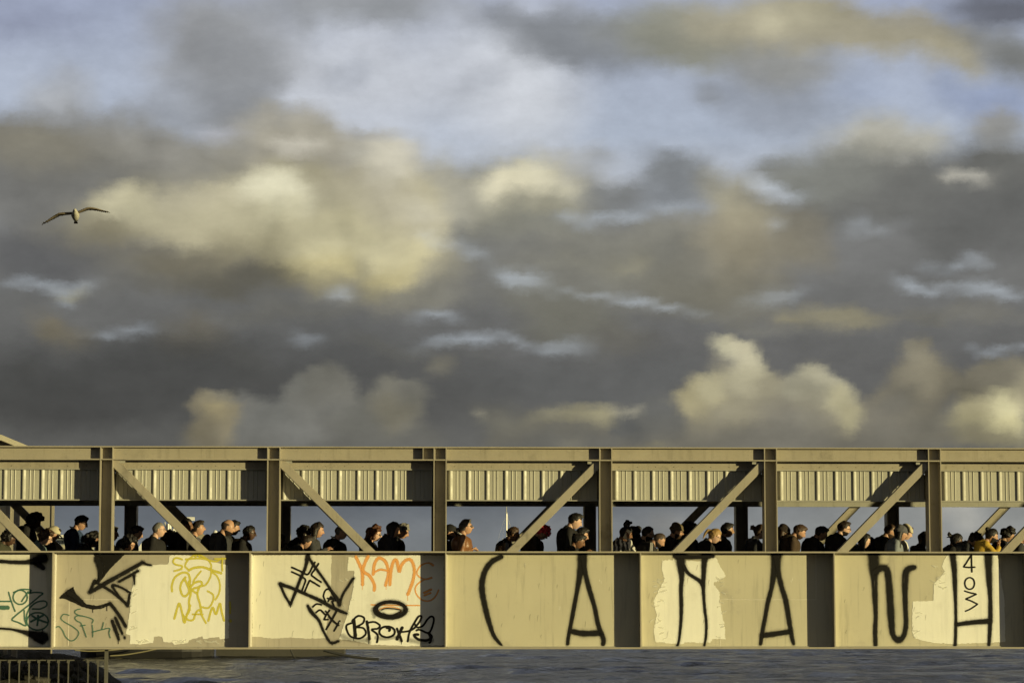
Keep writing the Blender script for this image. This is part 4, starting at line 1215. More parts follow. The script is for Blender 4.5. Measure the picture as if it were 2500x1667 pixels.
# weeds
WEED = mat('bank_weed', (.036, .038, .016), .8, var=.5, vscale=2)
m = MB()
for _ in range(22000):
    x = rs.uniform(-16, -4.6); y = rs.uniform(-5.5, 14)
    z = bankh(x, y)
    if z < .5 or mnoise.noise(Vector((x * .6, y * .6, 5))) < -.15: continue
    h = rs.uniform(.05, .22); a = rs.uniform(0, 6.28); wd = rs.uniform(.006, .014)
    dx, dy = math.cos(a), math.sin(a)
    lx, ly = rs.uniform(-.1, .1), rs.uniform(-.1, .1)
    m.add([(x - dx * wd, y - dy * wd, z - .02), (x + dx * wd, y + dy * wd, z - .02), (x + lx, y + ly, z + h)], [(0, 1, 2)])
o = m.obj('bank_weeds', WEED, fix=False)
tag(o, 'dry grass and weeds growing over the river bank', 'grass', kind='stuff')

# ------------------------------------------------------------------ railing and post under the girder, lower left
RAIL = mat('galvanised_rail', (.13, .125, .10), .5, metal=.2, var=.12, vscale=9)
yr = .62
rl = empty('railing', (at(140, 1667, yr).x, yr, 1.9), 'low galvanised railing with thin upright bars on the bank below the bridge', 'railing')
xa, xb = at(-160, 1611, yr).x, at(259, 1611, yr).x
zt, ztb = at(140, 1609.3, yr).z, at(140, 1612.0, yr).z
MB().box(xa, xb, yr - .02, yr + .02, ztb, zt).obj('top_rail', RAIL, rl)
MB().box(xa, xb, yr - .02, yr + .02, 2.02, 2.05).obj('bottom_rail', RAIL, rl)
step = (at(239, 1630, yr).x - at(47, 1630, yr).x) / 8
bm0 = None
for i in range(-7, 9):
    x = at(47, 1630, yr).x + i * step
    mb = MB().box(x - .010, x + .010, yr - .010, yr + .010, 2.05, ztb - .001)
    if bm0 is None:
        o = mb.obj('baluster', RAIL, rl); bm0 = o; x00 = x
    else:
        o = bm0.copy(); COL.objects.link(o); o.location.x = bm0.location.x + (x - x00)
    c = MB().box(x - .022, x + .022, yr - .034, yr - .021, ztb - .035, zt - .002).obj('clamp', RAIL, rl)
px0, px1 = at(255.5, 1625, .3).x, at(263.8, 1625, .3).x
pp = MB().box(px0, px1, .26, .32, 1.7, ZG_BB - .012).obj('support_post', RAIL)
tag(pp, 'square steel post standing between the bank and the underside of the girder', 'post')
for s in (-1, 1):
    MB().box((px0 + px1) / 2 - .055, (px0 + px1) / 2 + .055, .23 if s < 0 else .321, .259 if s < 0 else .35, ZG_BB - .012, ZG_BB - .001).obj('clamp', RAIL, pp)
LAND = mat('landing_concrete', (.16, .15, .13), .9, var=.2, vscale=3)

# ------------------------------------------------------------------ shed behind the bridge, left
by = 26.0
sh = empty('warehouse', (at(0, 1400, by).x, by, 0), 'large beige shed with a low pitched roof behind the left end of the bridge', 'building')
SHED = mat('shed_wall_sheet', (.30, .27, .20), .7, var=.08, vscale=.5, streak=.2)
SHEDR = mat('shed_roof_sheet', (.52, .48, .36), .6, var=.08, vscale=.5)
xr_ = at(131, 1290, by).x
pk = at(8, 1063, by); sl = at(66, 1087, by)
slope = (sl.z - pk.z) / (sl.x - pk.x)
ez = pk.z + slope * (xr_ + .25 - pk.x)
xl = 2 * pk.x - xr_ - 8
m = MB()
m.prism([(xl, -.3), (xr_, -.3), (xr_, ez - .1), (pk.x, pk.z - .16), (pk.x - 5, pk.z - .16), (xl, ez - .6)], by, by + 24, -.145)
m.obj('wall', SHED, sh)
m = MB()
th = .14
m.prism([(pk.x, pk.z - th), (xr_ + .25, ez - th), (xr_ + .25, ez), (pk.x, pk.z)], by - .35, by + 24.3, -.145)
m.prism([(pk.x - 5, pk.z - th), (pk.x, pk.z - th), (pk.x, pk.z), (pk.x - 5, pk.z)], by - .35, by + 24.3, -.145)
m.prism([(xl - .3, ez - .6 - th), (pk.x - 5, pk.z - th), (pk.x - 5, pk.z), (xl - .3, ez - .6)], by - .35, by + 24.3, -.145)
m.obj('roof', SHEDR, sh)
# vertical lap joints of the wall sheets as separate cover bars
zb_ = 0.0
for i in range(9):
    x = xr_ - .02 - i * 1.1
    if x < xl: break
    MB().box(x - .035, x + .035, by - .03, by - .001, .0, ez - .3).obj('cover_bar', SHEDR if i in (4, 5) else SHED, sh)
for px in (8, 36, 43):
    x = at(px, 1290, 12).x
ent = empty('entrance_frame', (at(20, 1300, 8).x, 8, 0), 'pale steel frame of the bridge entrance in front of the shed', 'frame')
for px, w_ in ((18.5, .07), (37, .05), (43.5, .05)):
    x = at(px, 1290, 8).x
    MB().box(x - w_ / 2, x + w_ / 2, 7.96, 8.06, 3.0, 6.2).obj('upright', STEEL, ent)
x0_, x1_ = at(-200, 1290, 8).x, at(16, 1290, 8).x
MB().box(x0_, x1_, 8.0, 8.05, at(0, 1262, 8).z, 6.2).obj('side_panel', SHEDR, ent)
MB().box(x0_, at(46, 1290, 8).x, 7.94, 8.08, 6.2, 6.35).obj('head_beam', STEEL, ent)
# quay the shed and frame stand on
qb = MB().prism([(-60, -1), (at(125, 1500, 16).x, -1), (at(125, 1500, 16).x, 3.2), (-60, 3.2)], 16, 60, -.145)
o = qb.obj('quay', LAND); o['kind'] = 'structure'

# ------------------------------------------------------------------ moored vessels
HULL = mat('dark_hull_paint', (.022, .021, .02), .55, var=.2, vscale=.6)
HULLP = mat('pale_hull_paint', (.055, .052, .042), .6, var=.15, vscale=.5, streak=.3)
WHITE = mat('boat_white', (.72, .71, .66), .4, var=.05, vscale=1)
CREAM = mat('boat_cream', (.42, .40, .30), .5, var=.05, vscale=1)
GLASS = mat('boat_window_glass', (.02, .025, .03), .08, spec=.8)
BLUEG = mat('boat_grey_trim', (.18, .20, .21), .5)
ALU = mat('bright_mast_aluminium', (.5, .49, .46), .35, metal=.3)
by = 168.0
def bx(px, row, y=by): return at(px, row, y)
zw = 0.0
fe = empty('ferry_boat', (bx(345, 1500).x, by + 4, 0), 'dark-hulled ferry with white cabin moored behind the left part of the bridge', 'ferry')
x0, x1 = bx(184, 1600).x, bx(512, 1600).x
zdeck = bx(300, 1450).z
m = MB()
m.v = []
n = 14
prof = []
for i in range(n + 1):
    u = i / n
    hw = 3.4 * (1 - (2 * abs(u - .5)) ** 6 * .75)
    x = x0 + (x1 - x0) * u
    sheer = .5 * (2 * (u - .5)) ** 2
    for (yy, zz) in ((-hw * .8, -.6), (-hw, .5), (-hw, 2.2 + sheer), (hw, 2.2 + sheer), (hw, .5), (hw * .8, -.6)):
        m.v.append((x, by + 4 + yy, zz))
for i in range(n):
    for k in range(6):
        m.f.append((i * 6 + k, i * 6 + (k + 1) % 6, (i + 1) * 6 + (k + 1) % 6, (i + 1) * 6 + k))
m.f += [tuple(range(5, -1, -1)), tuple(n * 6 + k for k in range(6))]
m.obj('hull', HULL, fe)
def deckhouse(pa, pb, rt, rb, y0, d, mt, name='cabin', slope=0):
    a, b_ = at(pa, rt, y0), at(pb, rb, y0)
    m = MB(); m.prism([(a.x - slope * .3, b_.z), (b_.x + slope * .3, b_.z), (b_.x, a.z), (a.x, a.z)], y0, y0 + d)
    return m.obj(name, mt, fe)
deckhouse(138, 225, 1312, 1330, by + 1.0, 6, BLUEG, 'wheelhouse')
deckhouse(132, 228, 1330, 1346, by + .8, 6.6, CREAM, 'upper_cabin')
deckhouse(140, 560, 1346, 1500, by + .6, 7, WHITE, 'lower_cabin')
a, b_ = at(130, 1304.5, by), at(216, 1316, by)
MB().prism([(a.x, a.z - .22), (at(165, 1309, by).x, a.z - .22), (b_.x, b_.z - .1), (b_.x, b_.z + .1), (at(165, 1304.5, by).x, a.z), (a.x, a.z)], by + .4, by + 7.6).obj('cabin_roof', WHITE, fe)
for i in range(7):
    xa_ = at(143 + i * 11, 1316, by + .9).x; xb_ = at(151 + i * 11, 1316, by + .9).x
    MB().box(xa_, xb_, by + .9, by + .999, at(150, 1326, by).z, at(150, 1317, by).z).obj('window', GLASS, fe)
for i in range(24):
    xa_ = at(150 + i * 18, 1380, by).x; xb_ = at(161 + i * 18, 1380, by).x
    MB().box(xa_, xb_, by + .5, by + .599, at(150, 1372, by).z, at(150, 1356, by).z).obj('window', GLASS, fe)
# forward canopy and radar arch peeping above the rail
c0 = at(336, 1345, by - 2)
MB().prism([(at(336, 1345, by).x, c0.z), (at(362, 1345, by).x, c0.z), (at(362, 1329, by).x, c0.z + .9), (at(352, 1331, by).x, c0.z + .75)], by - 1.4, by + .3).obj('canopy', WHITE, fe)
m = MB(); m.prism([(at(500, 1325, by).x, at(500, 1325, by).z), (at(530, 1325, by).x, at(500, 1325, by).z), (at(524, 1308, by).x, at(500, 1307, by).z), (at(500, 1308, by).x, at(500, 1306, by).z)], by + 1, by + 5)
m.obj('bridge_wing', WHITE, fe)
MB().ell((at(521, 1300, by).x, by + 2, at(521, 1300, by).z), (.2, .2, .27)).obj('radar_dome', WHITE, fe, smooth=True)
MB().tube([(at(521, 1306, by).x, by + 2, at(521, 1312, by).z), (at(521, 1306, by).x, by + 2, at(521, 1302, by).z)], .1).obj('dome_post', WHITE, fe)
for pa, ra, pb, rb, r in ((402, 1274, 412, 1312, .05), (411, 1278, 411, 1330, .16), (415, 1278, 415, 1330, .14), (424, 1290, 424, 1330, .12), (428, 1294, 428, 1330, .12), (462, 1262, 462, 1330, .09)):
    p, q = at(pa, ra, by + 3), at(pb, rb, by + 3)
    MB().tube([tuple(p), tuple(q)], r, 8).obj('mast', ALU, fe)
p = at(464, 1265, by + 3)
MB().box(p.x - .35, p.x + .35, by + 2.8, by + 3.2, p.z - .18, p.z + .10).obj('lamp_box', WHITE, fe)
# pale pontoon right of it
po = empty('pontoon', (bx(670, 1500).x, by + 2, 0), 'long pale mooring pontoon to the right of the dark ferry hull', 'pontoon')
xa_, xb_ = at(514, 1600, by).x, at(835, 1600, by).x
MB().box(xa_, xb_, by + 6, by + 12, -.6, 2.6).obj('hull', HULLP, po)
MB().box(xa_ - .2, xb_ + .2, by + 5.9, by + 12.1, 2.6, 2.72).obj('deck', STEEL_D, po)
# ropes
ROPE = mat('yellow_mooring_rope', (.26, .23, .12), .8, bump=.004, bscale=120)
def rope(pts, r, label, mt=ROPE, y0=by - 1.0):
    P = [at(p[0], p[1], y0 - i * .02) for i, p in enumerate(pts)]
    c = catmull([tuple(q) for q in P], 8)
    o = MB().tube([tuple(q) for q in c], r, 6).obj('mooring_rope', mt, smooth=True)
    return tag(o, label, 'rope', 'mooring ropes of the ferry')
rope([(182, 1586), (215, 1588.5), (262, 1587), (300, 1583)], .055, 'short yellow mooring rope running level along the dark ferry hull')
rope([(268, 1600), (300, 1598), (340, 1592), (378, 1584), (400, 1576)], .055, 'slack yellow mooring rope rising to the right across the ferry hull')
BOOM = mat('floating_boom_rubber', (.03, .03, .028), .7)
pts = [at(p, r, 150 if r < 1600 else 150) for p, r in ((790, 1586), (820, 1594), (860, 1602), (900, 1607), (925, 1608))]
o = MB().tube([tuple(q) for q in catmull([tuple(q) for q in pts], 6)], .10, 8).obj('mooring_chain', BOOM)
tag(o, 'dark slack mooring line dipping into the water right of the pontoon', 'chain')
pts = [at(p, r, 150) for p, r in ((708, 1583), (716, 1600), (722, 1607))]
o = MB().tube([tuple(q) for q in pts], .05, 6).obj('mooring_line', BOOM)
tag(o, 'thin dark line hanging from the pale pontoon into the water', 'rope')

# ------------------------------------------------------------------ sailing boat
sy = 300.0
sb = empty('sailing_boat', (at(1237, 1500, sy).x, sy, 0), 'sailing boat with bare mast and stays, seen through the opening left of the middle brace', 'sailing boat')
sx = at(1237, 1400, sy).x
m = MB(); m.v = []
for i in range(11):
    u = i / 10; hw = 1.7 * math.sin(math.pi * min(1, .12 + u * .95)) ** .6
    x = sx - 5.2 + 10.4 * u
    for (yy, zz) in ((0, -.9), (-hw * .8, -.1), (-hw, 1.1 + .3 * (2 * u - 1) ** 2), (hw, 1.1 + .3 * (2 * u - 1) ** 2), (hw * .8, -.1)):
        m.v.append((x, sy + yy, zz))
for i in range(10):
    for k in range(5):
        m.f.append((i * 5 + k, i * 5 + (k + 1) % 5, (i + 1) * 5 + (k + 1) % 5, (i + 1) * 5 + k))
m.f += [(4, 3, 2, 1, 0), tuple(50 + k for k in range(5))]
m.obj('hull', WHITE, sb, smooth=False)
MB().prism([(sx - 2.2, 1.1), (sx + 2.4, 1.1), (sx + 1.6, 1.75), (sx - 1.8, 1.75)], sy - .9, sy + .9).obj('cabin', WHITE, sb)
top = at(1236, 1222, sy).z; spz = at(1237, 1315, sy).z
MB().tube([(sx, sy, 1.0), (sx, sy, spz), (sx, sy, at(1237, 1253, sy).z)], [.10, .09, .08], 8).obj('mast', ALU, sb)
MB().tube([(sx - .03, sy, at(1237, 1253, sy).z), (sx - .05, sy, top + 2)], [.06, .03], 6).obj('mast_head', ALU, sb)
MB().tube([(sx - .55, sy, spz), (sx + .05, sy, spz)], .045, 6).obj('spreader', ALU, sb)
for (pa, ra, pb, rb, r) in ((1237, 1250, 1207, 1345, .012), (1236, 1254, 1222, 1345, .010), (1238.5, 1257, 1247, 1292, .035), (1234, 1250, 1240, 1252, .05), (1247, 1292, 1250, 1345, .02)):
    p, q = at(pa, ra, sy), at(pb, rb, sy)
    MB().tube([tuple(p), tuple(q)], r, 5).obj('stay', ALU, sb)

# ------------------------------------------------------------------ gull
GF = mat('gull_pale_feathers', (.42, .40, .34), .8, var=.15, vscale=25, bump=.004, bscale=60)
GW = mat('gull_brown_wing', (.16, .13, .09), .8, var=.35, vscale=30, bump=.003, bscale=60)
GD = mat('gull_dark_feathers', (.035, .03, .025), .8)
gy_ = 9.0
g0 = at(183.5, 528, gy_)
gull = empty('gull', tuple(g0), 'brown and white gull gliding with spread wings at left of the sky', 'gull')
def gp(x, z, dy=0.0):                   # zoomed picture of the gull, 11.2 px per photo px
    p = at(80 + x / 11.2, 480 + z / 11.2, gy_)
    return Vector((p.x, gy_ + dy, p.z))
m = MB()
c = gp(1160, 520)
m.tube([gp(1185, 395, -.20), gp(1183, 420, -.19), gp(1178, 455, -.12), gp(1165, 510, 0), gp(1155, 560, .10), gp(1140, 620, .22)], [.008, .034, .050, .080, .062, .026], 14)
m.obj('body', GF, gull, smooth=True)
m = MB(); m.ell(gp(1188, 425, -.20), (.036, .048, .038)); m.obj('head', GF, gull, smooth=True)
MB().tube([gp(1186, 432, -.24), gp(1186, 440, -.29)], [.012, .004], 8).obj('bill', GD, gull)
for pts, nm in (([(1180, 440, .075), (1100, 455, .10), (1000, 460, .13), (860, 468, .15), (720, 480, .17), (620, 520, .16), (500, 580, .14), (380, 650, .09), (235, 728, .02)], 'wing'),
            ([(1200, 440, .075), (1280, 420, .10), (1380, 375, .13), (1500, 330, .15), (1600, 322, .17), (1740, 335, .15), (1850, 360, .12), (1960, 385, .08), (2070, 402, .02)], 'wing')):
    m = MB()
    n_ = len(pts)
    fat = [.028, .030, .026, .022, .019, .016, .013, .009, .004]
    zs = 1
    for i, (x, z, ch) in enumerate(pts):
        p = gp(x, z)
        sweep = .10 * (1 - abs(i / (n_ - 1) - .45) * 2) - .10 * (i / (n_ - 1))
        lead = p + Vector((0, -ch * .5 - sweep, 0)); trail = p + Vector((0, ch * .9 - sweep, -ch * .10))
        t_ = fat[i]
        m.v += [tuple(lead), tuple(p + Vector((0, -ch * .25 - sweep, t_ * .6))), tuple(p + Vector((0, ch * .3 - sweep, t_ * .5))), tuple(trail + Vector((0, 0, .002))),
                tuple(trail - Vector((0, 0, .004))), tuple(p + Vector((0, ch * .2 - sweep, -t_ * .9))), tuple(p + Vector((0, -ch * .3 - sweep, -t_)))]
    for i in range(n_ - 1):
        for k in range(7):
            m.f.append((i * 7 + k, i * 7 + (k + 1) % 7, (i + 1) * 7 + (k + 1) % 7, (i + 1) * 7 + k))
    m.f += [tuple(range(6, -1, -1)), tuple((n_ - 1) * 7 + k for k in range(7))]
    w = m.obj(nm, GW, gull, smooth=True)
    # flight feathers along the trailing edge of the hand
    for i in range(3, n_ - 1):
        for s in (0, .5):
            a_, b2_ = pts[i], pts[i + 1]
            x = a_[0] + (b2_[0] - a_[0]) * s; z = a_[1] + (b2_[1] - a_[1]) * s; ch = a_[2]
            p = gp(x, z); q = gp(x + (b2_[0] - a_[0]) * .5, z + (b2_[1] - a_[1]) * .5)
            sweep = .10 * (1 - abs(i / (n_ - 1) - .45) * 2) - .10 * (i / (n_ - 1))
            e = q + Vector((0, ch * 1.25 - sweep, -ch * .12))
            d = (q - p) * .35
            m2 = MB(); m2.add([p + Vector((0, .0, -.002)), p + d + Vector((0, 0, -.002)), e + d, e, p + Vector((0, .0, .002)), p + d + Vector((0, 0, .002)), e + d + Vector((0, 0, .003)), e + Vector((0, 0, .003))],
                              [(0, 1, 2, 3), (7, 6, 5, 4), (0, 4, 5, 1), (1, 5, 6, 2), (2, 6, 7, 3), (3, 7, 4, 0)])
            m2.obj('flight_feather', GD if i > 4 else GW, w)
m = MB(); t0, t1_ = gp(1050, 640, .40), gp(1165, 640, .40)
a0, a1 = gp(1110, 610, .18), gp(1165, 605, .18)
m.add([a0, a1, t1_, t0, a0 + Vector((0, 0, -.012)), a1 + Vector((0, 0, -.012)), t1_ + Vector((0, 0, -.015)), t0 + Vector((0, 0, -.015))], [(0, 1, 2, 3), (7, 6, 5, 4), (0, 4, 5, 1), (1, 5, 6, 2), (2, 6, 7, 3), (3, 7, 4, 0)])
m.obj('tail', GD, gull)
for x in (1120, 1195):
    MB().ell(gp(x, 625, .12), (.016, .04, .010)).obj('foot', GD, gull, smooth=True)

# ------------------------------------------------------------------ the people waiting on the deck
def skinmat(n, c):
    return mat('skin_' + n, c, .5, spec=.35, var=.08, vscale=18, sub=.08)
SK = {'pale': skinmat('pale', (.56, .36, .26)), 'tan': skinmat('tan', (.45, .26, .165)), 'olive': skinmat('olive', (.36, .215, .13)),
      'brown': skinmat('brown', (.20, .105, .06)), 'dark': skinmat('dark', (.085, .045, .028))}
def clothmat(n, c, r=.85):
    return mat('cloth_' + n, c, r, spec=.25, var=.22, vscale=7, bump=.003, bscale=55)
CL = {k: clothmat(k, v) for k, v in dict(black=(.016, .015, .015), charcoal=(.040, .040, .042), navy=(.022, .030, .055), blue=(.030, .050, .105), brown=(.055, .036, .022),
      darkbrown=(.028, .020, .014), olive=(.045, .045, .028), grey=(.10, .10, .11), palegrey=(.20, .22, .24), teal=(.16, .22, .22), cream=(.48, .43, .30), yellow=(.50, .33, .05), white=(.70, .68, .62),
      green=(.025, .045, .030), khaki=(.13, .10, .055), denim=(.03, .04, .07)).items()}
CL['leather'] = mat('tan_leather', (.19, .085, .034), .36, spec=.7, var=.3, vscale=9, bump=.006, bscale=16)
CL['blackleather'] = mat('black_leather', (.014, .013, .012), .3, spec=.7, var=.3, vscale=9, bump=.006, bscale=18)
def hairmat(n, c):
    return mat('hair_' + n, c, .55, spec=.45, var=.45, vscale=60, bump=.004, bscale=140)
HR = {k: hairmat(k, v) for k, v in dict(black=(.010, .008, .007), dark=(.022, .014, .010), brown=(.055, .030, .016), auburn=(.085, .032, .014), blonde=(.34, .21, .08), grey=(.20, .19, .17), red=(.70, .05, .07), greydark=(.09, .085, .08), stubble=(.06, .04, .03)).items()}
LENS = mat('dark_glasses', (.008, .008, .008), .15, spec=.7)
PHONE = mat('phone_glass', (.012, .012, .014), .12, spec=.8)
CASE = mat('phone_pale_case', (.55, .48, .34), .4)
EYEW = mat('eye_white', (.45, .43, .40), .3); LIP = mat('lip', (.20, .085, .065), .5)
CHK = bpy.data.materials.new('cloth_white_black_print'); CHK.use_nodes = True
_t = CHK.node_tree; _b = _t.nodes['Principled BSDF']; _b.inputs['Roughness'].default_value = .6
_c = _t.nodes.new('ShaderNodeTexCoord'); _n = _t.nodes.new('ShaderNodeTexWave'); _n.inputs['Scale'].default_value = 4.2; _n.inputs['Distortion'].default_value = 9; _n.inputs['Detail'].default_value = 2.5; _n.inputs['Detail Scale'].default_value = 1.6
_r = _t.nodes.new('ShaderNodeValToRGB'); _r.color_ramp.elements[0].position = .42; _r.color_ramp.elements[0].color = (.02, .02, .02, 1); _r.color_ramp.elements[1].position = .52; _r.color_ramp.elements[1].color = (.62, .60, .54, 1)
_t.links.new(_c.outputs['Object'], _n.inputs['Vector']); _t.links.new(_n.outputs['Fac'], _r.inputs[0]); _t.links.new(_r.outputs[0], _b.inputs['Base Color'])
CL['print'] = CHK
def skinuse(k): return SK[k]

NU, NV = 44, 34
def head_dirs():
    for j in range(NV + 1):
        t = math.pi * j / NV
        for i in range(NU):
            a = 2 * math.pi * i / NU
            yield (math.sin(t) * math.cos(a), math.sin(t) * math.sin(a), math.cos(t))
DIRS = np.array(list(head_dirs()))
def gs(v, c, s): return np.exp(-((v - c) / s) ** 2)
def head_pts(fem=0.0, nose=1.0, jaw=1.0):
    """a head about 0.235 m tall: x forward, z up, centred between chin and crown"""
    d = DIRS; x, y, z = d[:, 0], d[:, 1], d[:, 2]
    p = np.stack([.096 * x, .076 * y, .118 * z], 1)
    low = np.clip(-z, 0, 1)
    p[:, 1] *= 1 - (.34 + .06 * fem) * low ** 1.4 + .04 * gs(z, .35, .3)
    back = np.clip(-x, 0, 1)
    p[:, 0] += back * (-.012 * gs(z, .25, .4) + .040 * low ** 1.2)          # full back of the skull, hollow nape
    fr = np.clip(x, 0, 1)
    p[:, 0] -= fr ** 3 * .010 * gs(z, .62, .25)                              # forehead slopes back
    ce = np.exp(-(y / .20) ** 2) * (x > 0)
    p[:, 0] += ce * (.030 * nose * np.clip((.22 - z) / .36, 0, 1) * (z > -.17) + .030 * nose * gs(z, -.17, .07) * (z <= -.17)) * np.exp(-(y / .13) ** 2)
    p[:, 0] += (x > 0) * .007 * gs(z, .22, .07) * np.exp(-(y / .5) ** 2)     # brow
    p[:, 0] -= (x > 0) * .012 * gs(z, .07, .09) * (gs(np.abs(y), .36, .17))  # eye sockets
    p[:, 0] += fr * .008 * gs(z, -.42, .045) * np.exp(-(y / .26) ** 2) + fr * .007 * gs(z, -.53, .045) * np.exp(-(y / .24) ** 2)
    p[:, 0] -= fr * .004 * gs(z, -.475, .02) * np.exp(-(y / .26) ** 2)
    p[:, 0] += fr * (.014 * jaw) * gs(z, -.80, .13) * np.exp(-(y / .35) ** 2)  # chin
    p[:, 0] -= fr * .004 * gs(z, -.64, .05)
    p[:, 0] += fr * .010 * low                                               # jaw comes forward of the ellipsoid
    return p
def head_faces():
    f = []
    for j in range(NV):
        for i in range(NU):
            a = j * NU + i; b_ = j * NU + (i + 1) % NU
            if j == 0: f.append((a, b_ + NU, a + NU)[::-1]) if False else f.append((a, a + NU, b_ + NU))
            elif j == NV - 1: f.append((a, a + NU, b_))
            else: f.append((a, a + NU, b_ + NU, b_))
    return f
HF = head_faces()
def noise3(P, s, seed):
    return np.array([mnoise.noise(Vector((p[0] * s + seed, p[1] * s, p[2] * s))) for p in P])
def shell(p, mask, thick, inset=.006, lump=0.0, lscale=30, seed=0.0):
    """a closed shell round the head, standing proud where mask is 1 and sunk inside where it is 0"""
    n = DIRS / np.array([.096, .076, .118]); n /= np.linalg.norm(n, axis=1)[:, None]
    off = mask * thick - (1 - mask) * inset
    if lump:
        off = off + mask * lump * noise3(p, lscale, seed) * 1.6
    return p + n * off[:, None]
def ss(a, b, v):
    t = np.clip((v - a) / (b - a), 0, 1); return t * t * (3 - 2 * t)
def hairmask(front=.46, side=-.10, nape=-.62):
    """hairline height by direction: high over the brow, down in front of the ears, low at the nape"""
    x, y, z = DIRS.T
    line = np.where(x > .35, front, np.where(x > -.05, side + (front - side) * ss(-.05, .55, x), side + (nape - side) * ss(.05, -.55, x)))
    return ss(-.05, .05, z - line)

TEMP = []                                # objects whose union is taken in one pass at the end
def voxel(o, size, sm=4, keep=None):
    m_ = o.modifiers.new('r', 'REMESH'); m_.mode = 'VOXEL'; m_.voxel_size = size; m_.use_smooth_shade = True
    if sm:
        s_ = o.modifiers.new('s', 'SMOOTH'); s_.factor = .5; s_.iterations = sm
    TEMP.append((o, keep))

def hand(mb, w, d, curl=.5, side=1, s=1.0, up=(0, 0, 1)):
    """palm, four unequal fingers in two bent joints and a thumb from the side of the palm"""
    d = Vector(d).normalized(); u = Vector(up); sd = d.cross(u).normalized() * side; n = sd.cross(d).normalized() * side
    w = Vector(w)
    mb.cap(w, w + d * .05 * s, .026 * s, .033 * s, 10, .55)
    base = w + d * .078 * s
    mb.cap(w + d * .03 * s, base, .034 * s, .036 * s, 10, .5)
    for k, (off, L) in enumerate(((-.028, .066), (-.0095, .076), (.0095, .072), (.027, .056))):
        a = base + sd * off * s
        d1 = (d - n * curl * .7).normalized(); d2 = (d - n * curl * 2.2).normalized()
        b_ = a + d1 * L * .5 * s; c = b_ + d2 * L * .45 * s
        mb.cap(a, b_, .0092 * s, .0082 * s, 7); mb.cap(b_, c, .0082 * s, .0066 * s, 7)
    a = w + d * .03 * s - sd * .026 * s
    b_ = a - sd * .024 * s + d * .026 * s - n * .008 * s; c = b_ + d * .030 * s - n * curl * .02 * s
    mb.cap(a, b_, .012 * s, .010 * s, 7); mb.cap(b_, c, .010 * s, .008 * s, 7)

def sunlit(p):
    """does the low sun reach that point past the near columns, braces and cladding"""
    for i, xc in enumerate(COLS):
        for yy in (0.0, CC / 2, CC):
            t = (p.y - yy) / -to_sun.y
            x = p.x + to_sun.x * t
            if abs(x - xc) < CW / 2 + .09: return False
    t = (p.y - .1) / -to_sun.y
    x, z = p.x + to_sun.x * t, p.z + to_sun.z * t
    if z > zc(1222) - .03 and x < COLS[CL_END]: return False
    k = int((x - COLS[0]) // SP)
    u = (x - COLS[k]) / SP
    zb_ = Z_CBB - (Z_CBB - ZG_T) * (u / .59) if k - I0 <= 1 else Z_CBB - (Z_CBB - ZG_T) * ((1 - u) / .59)
    return abs(z - zb_) > .20

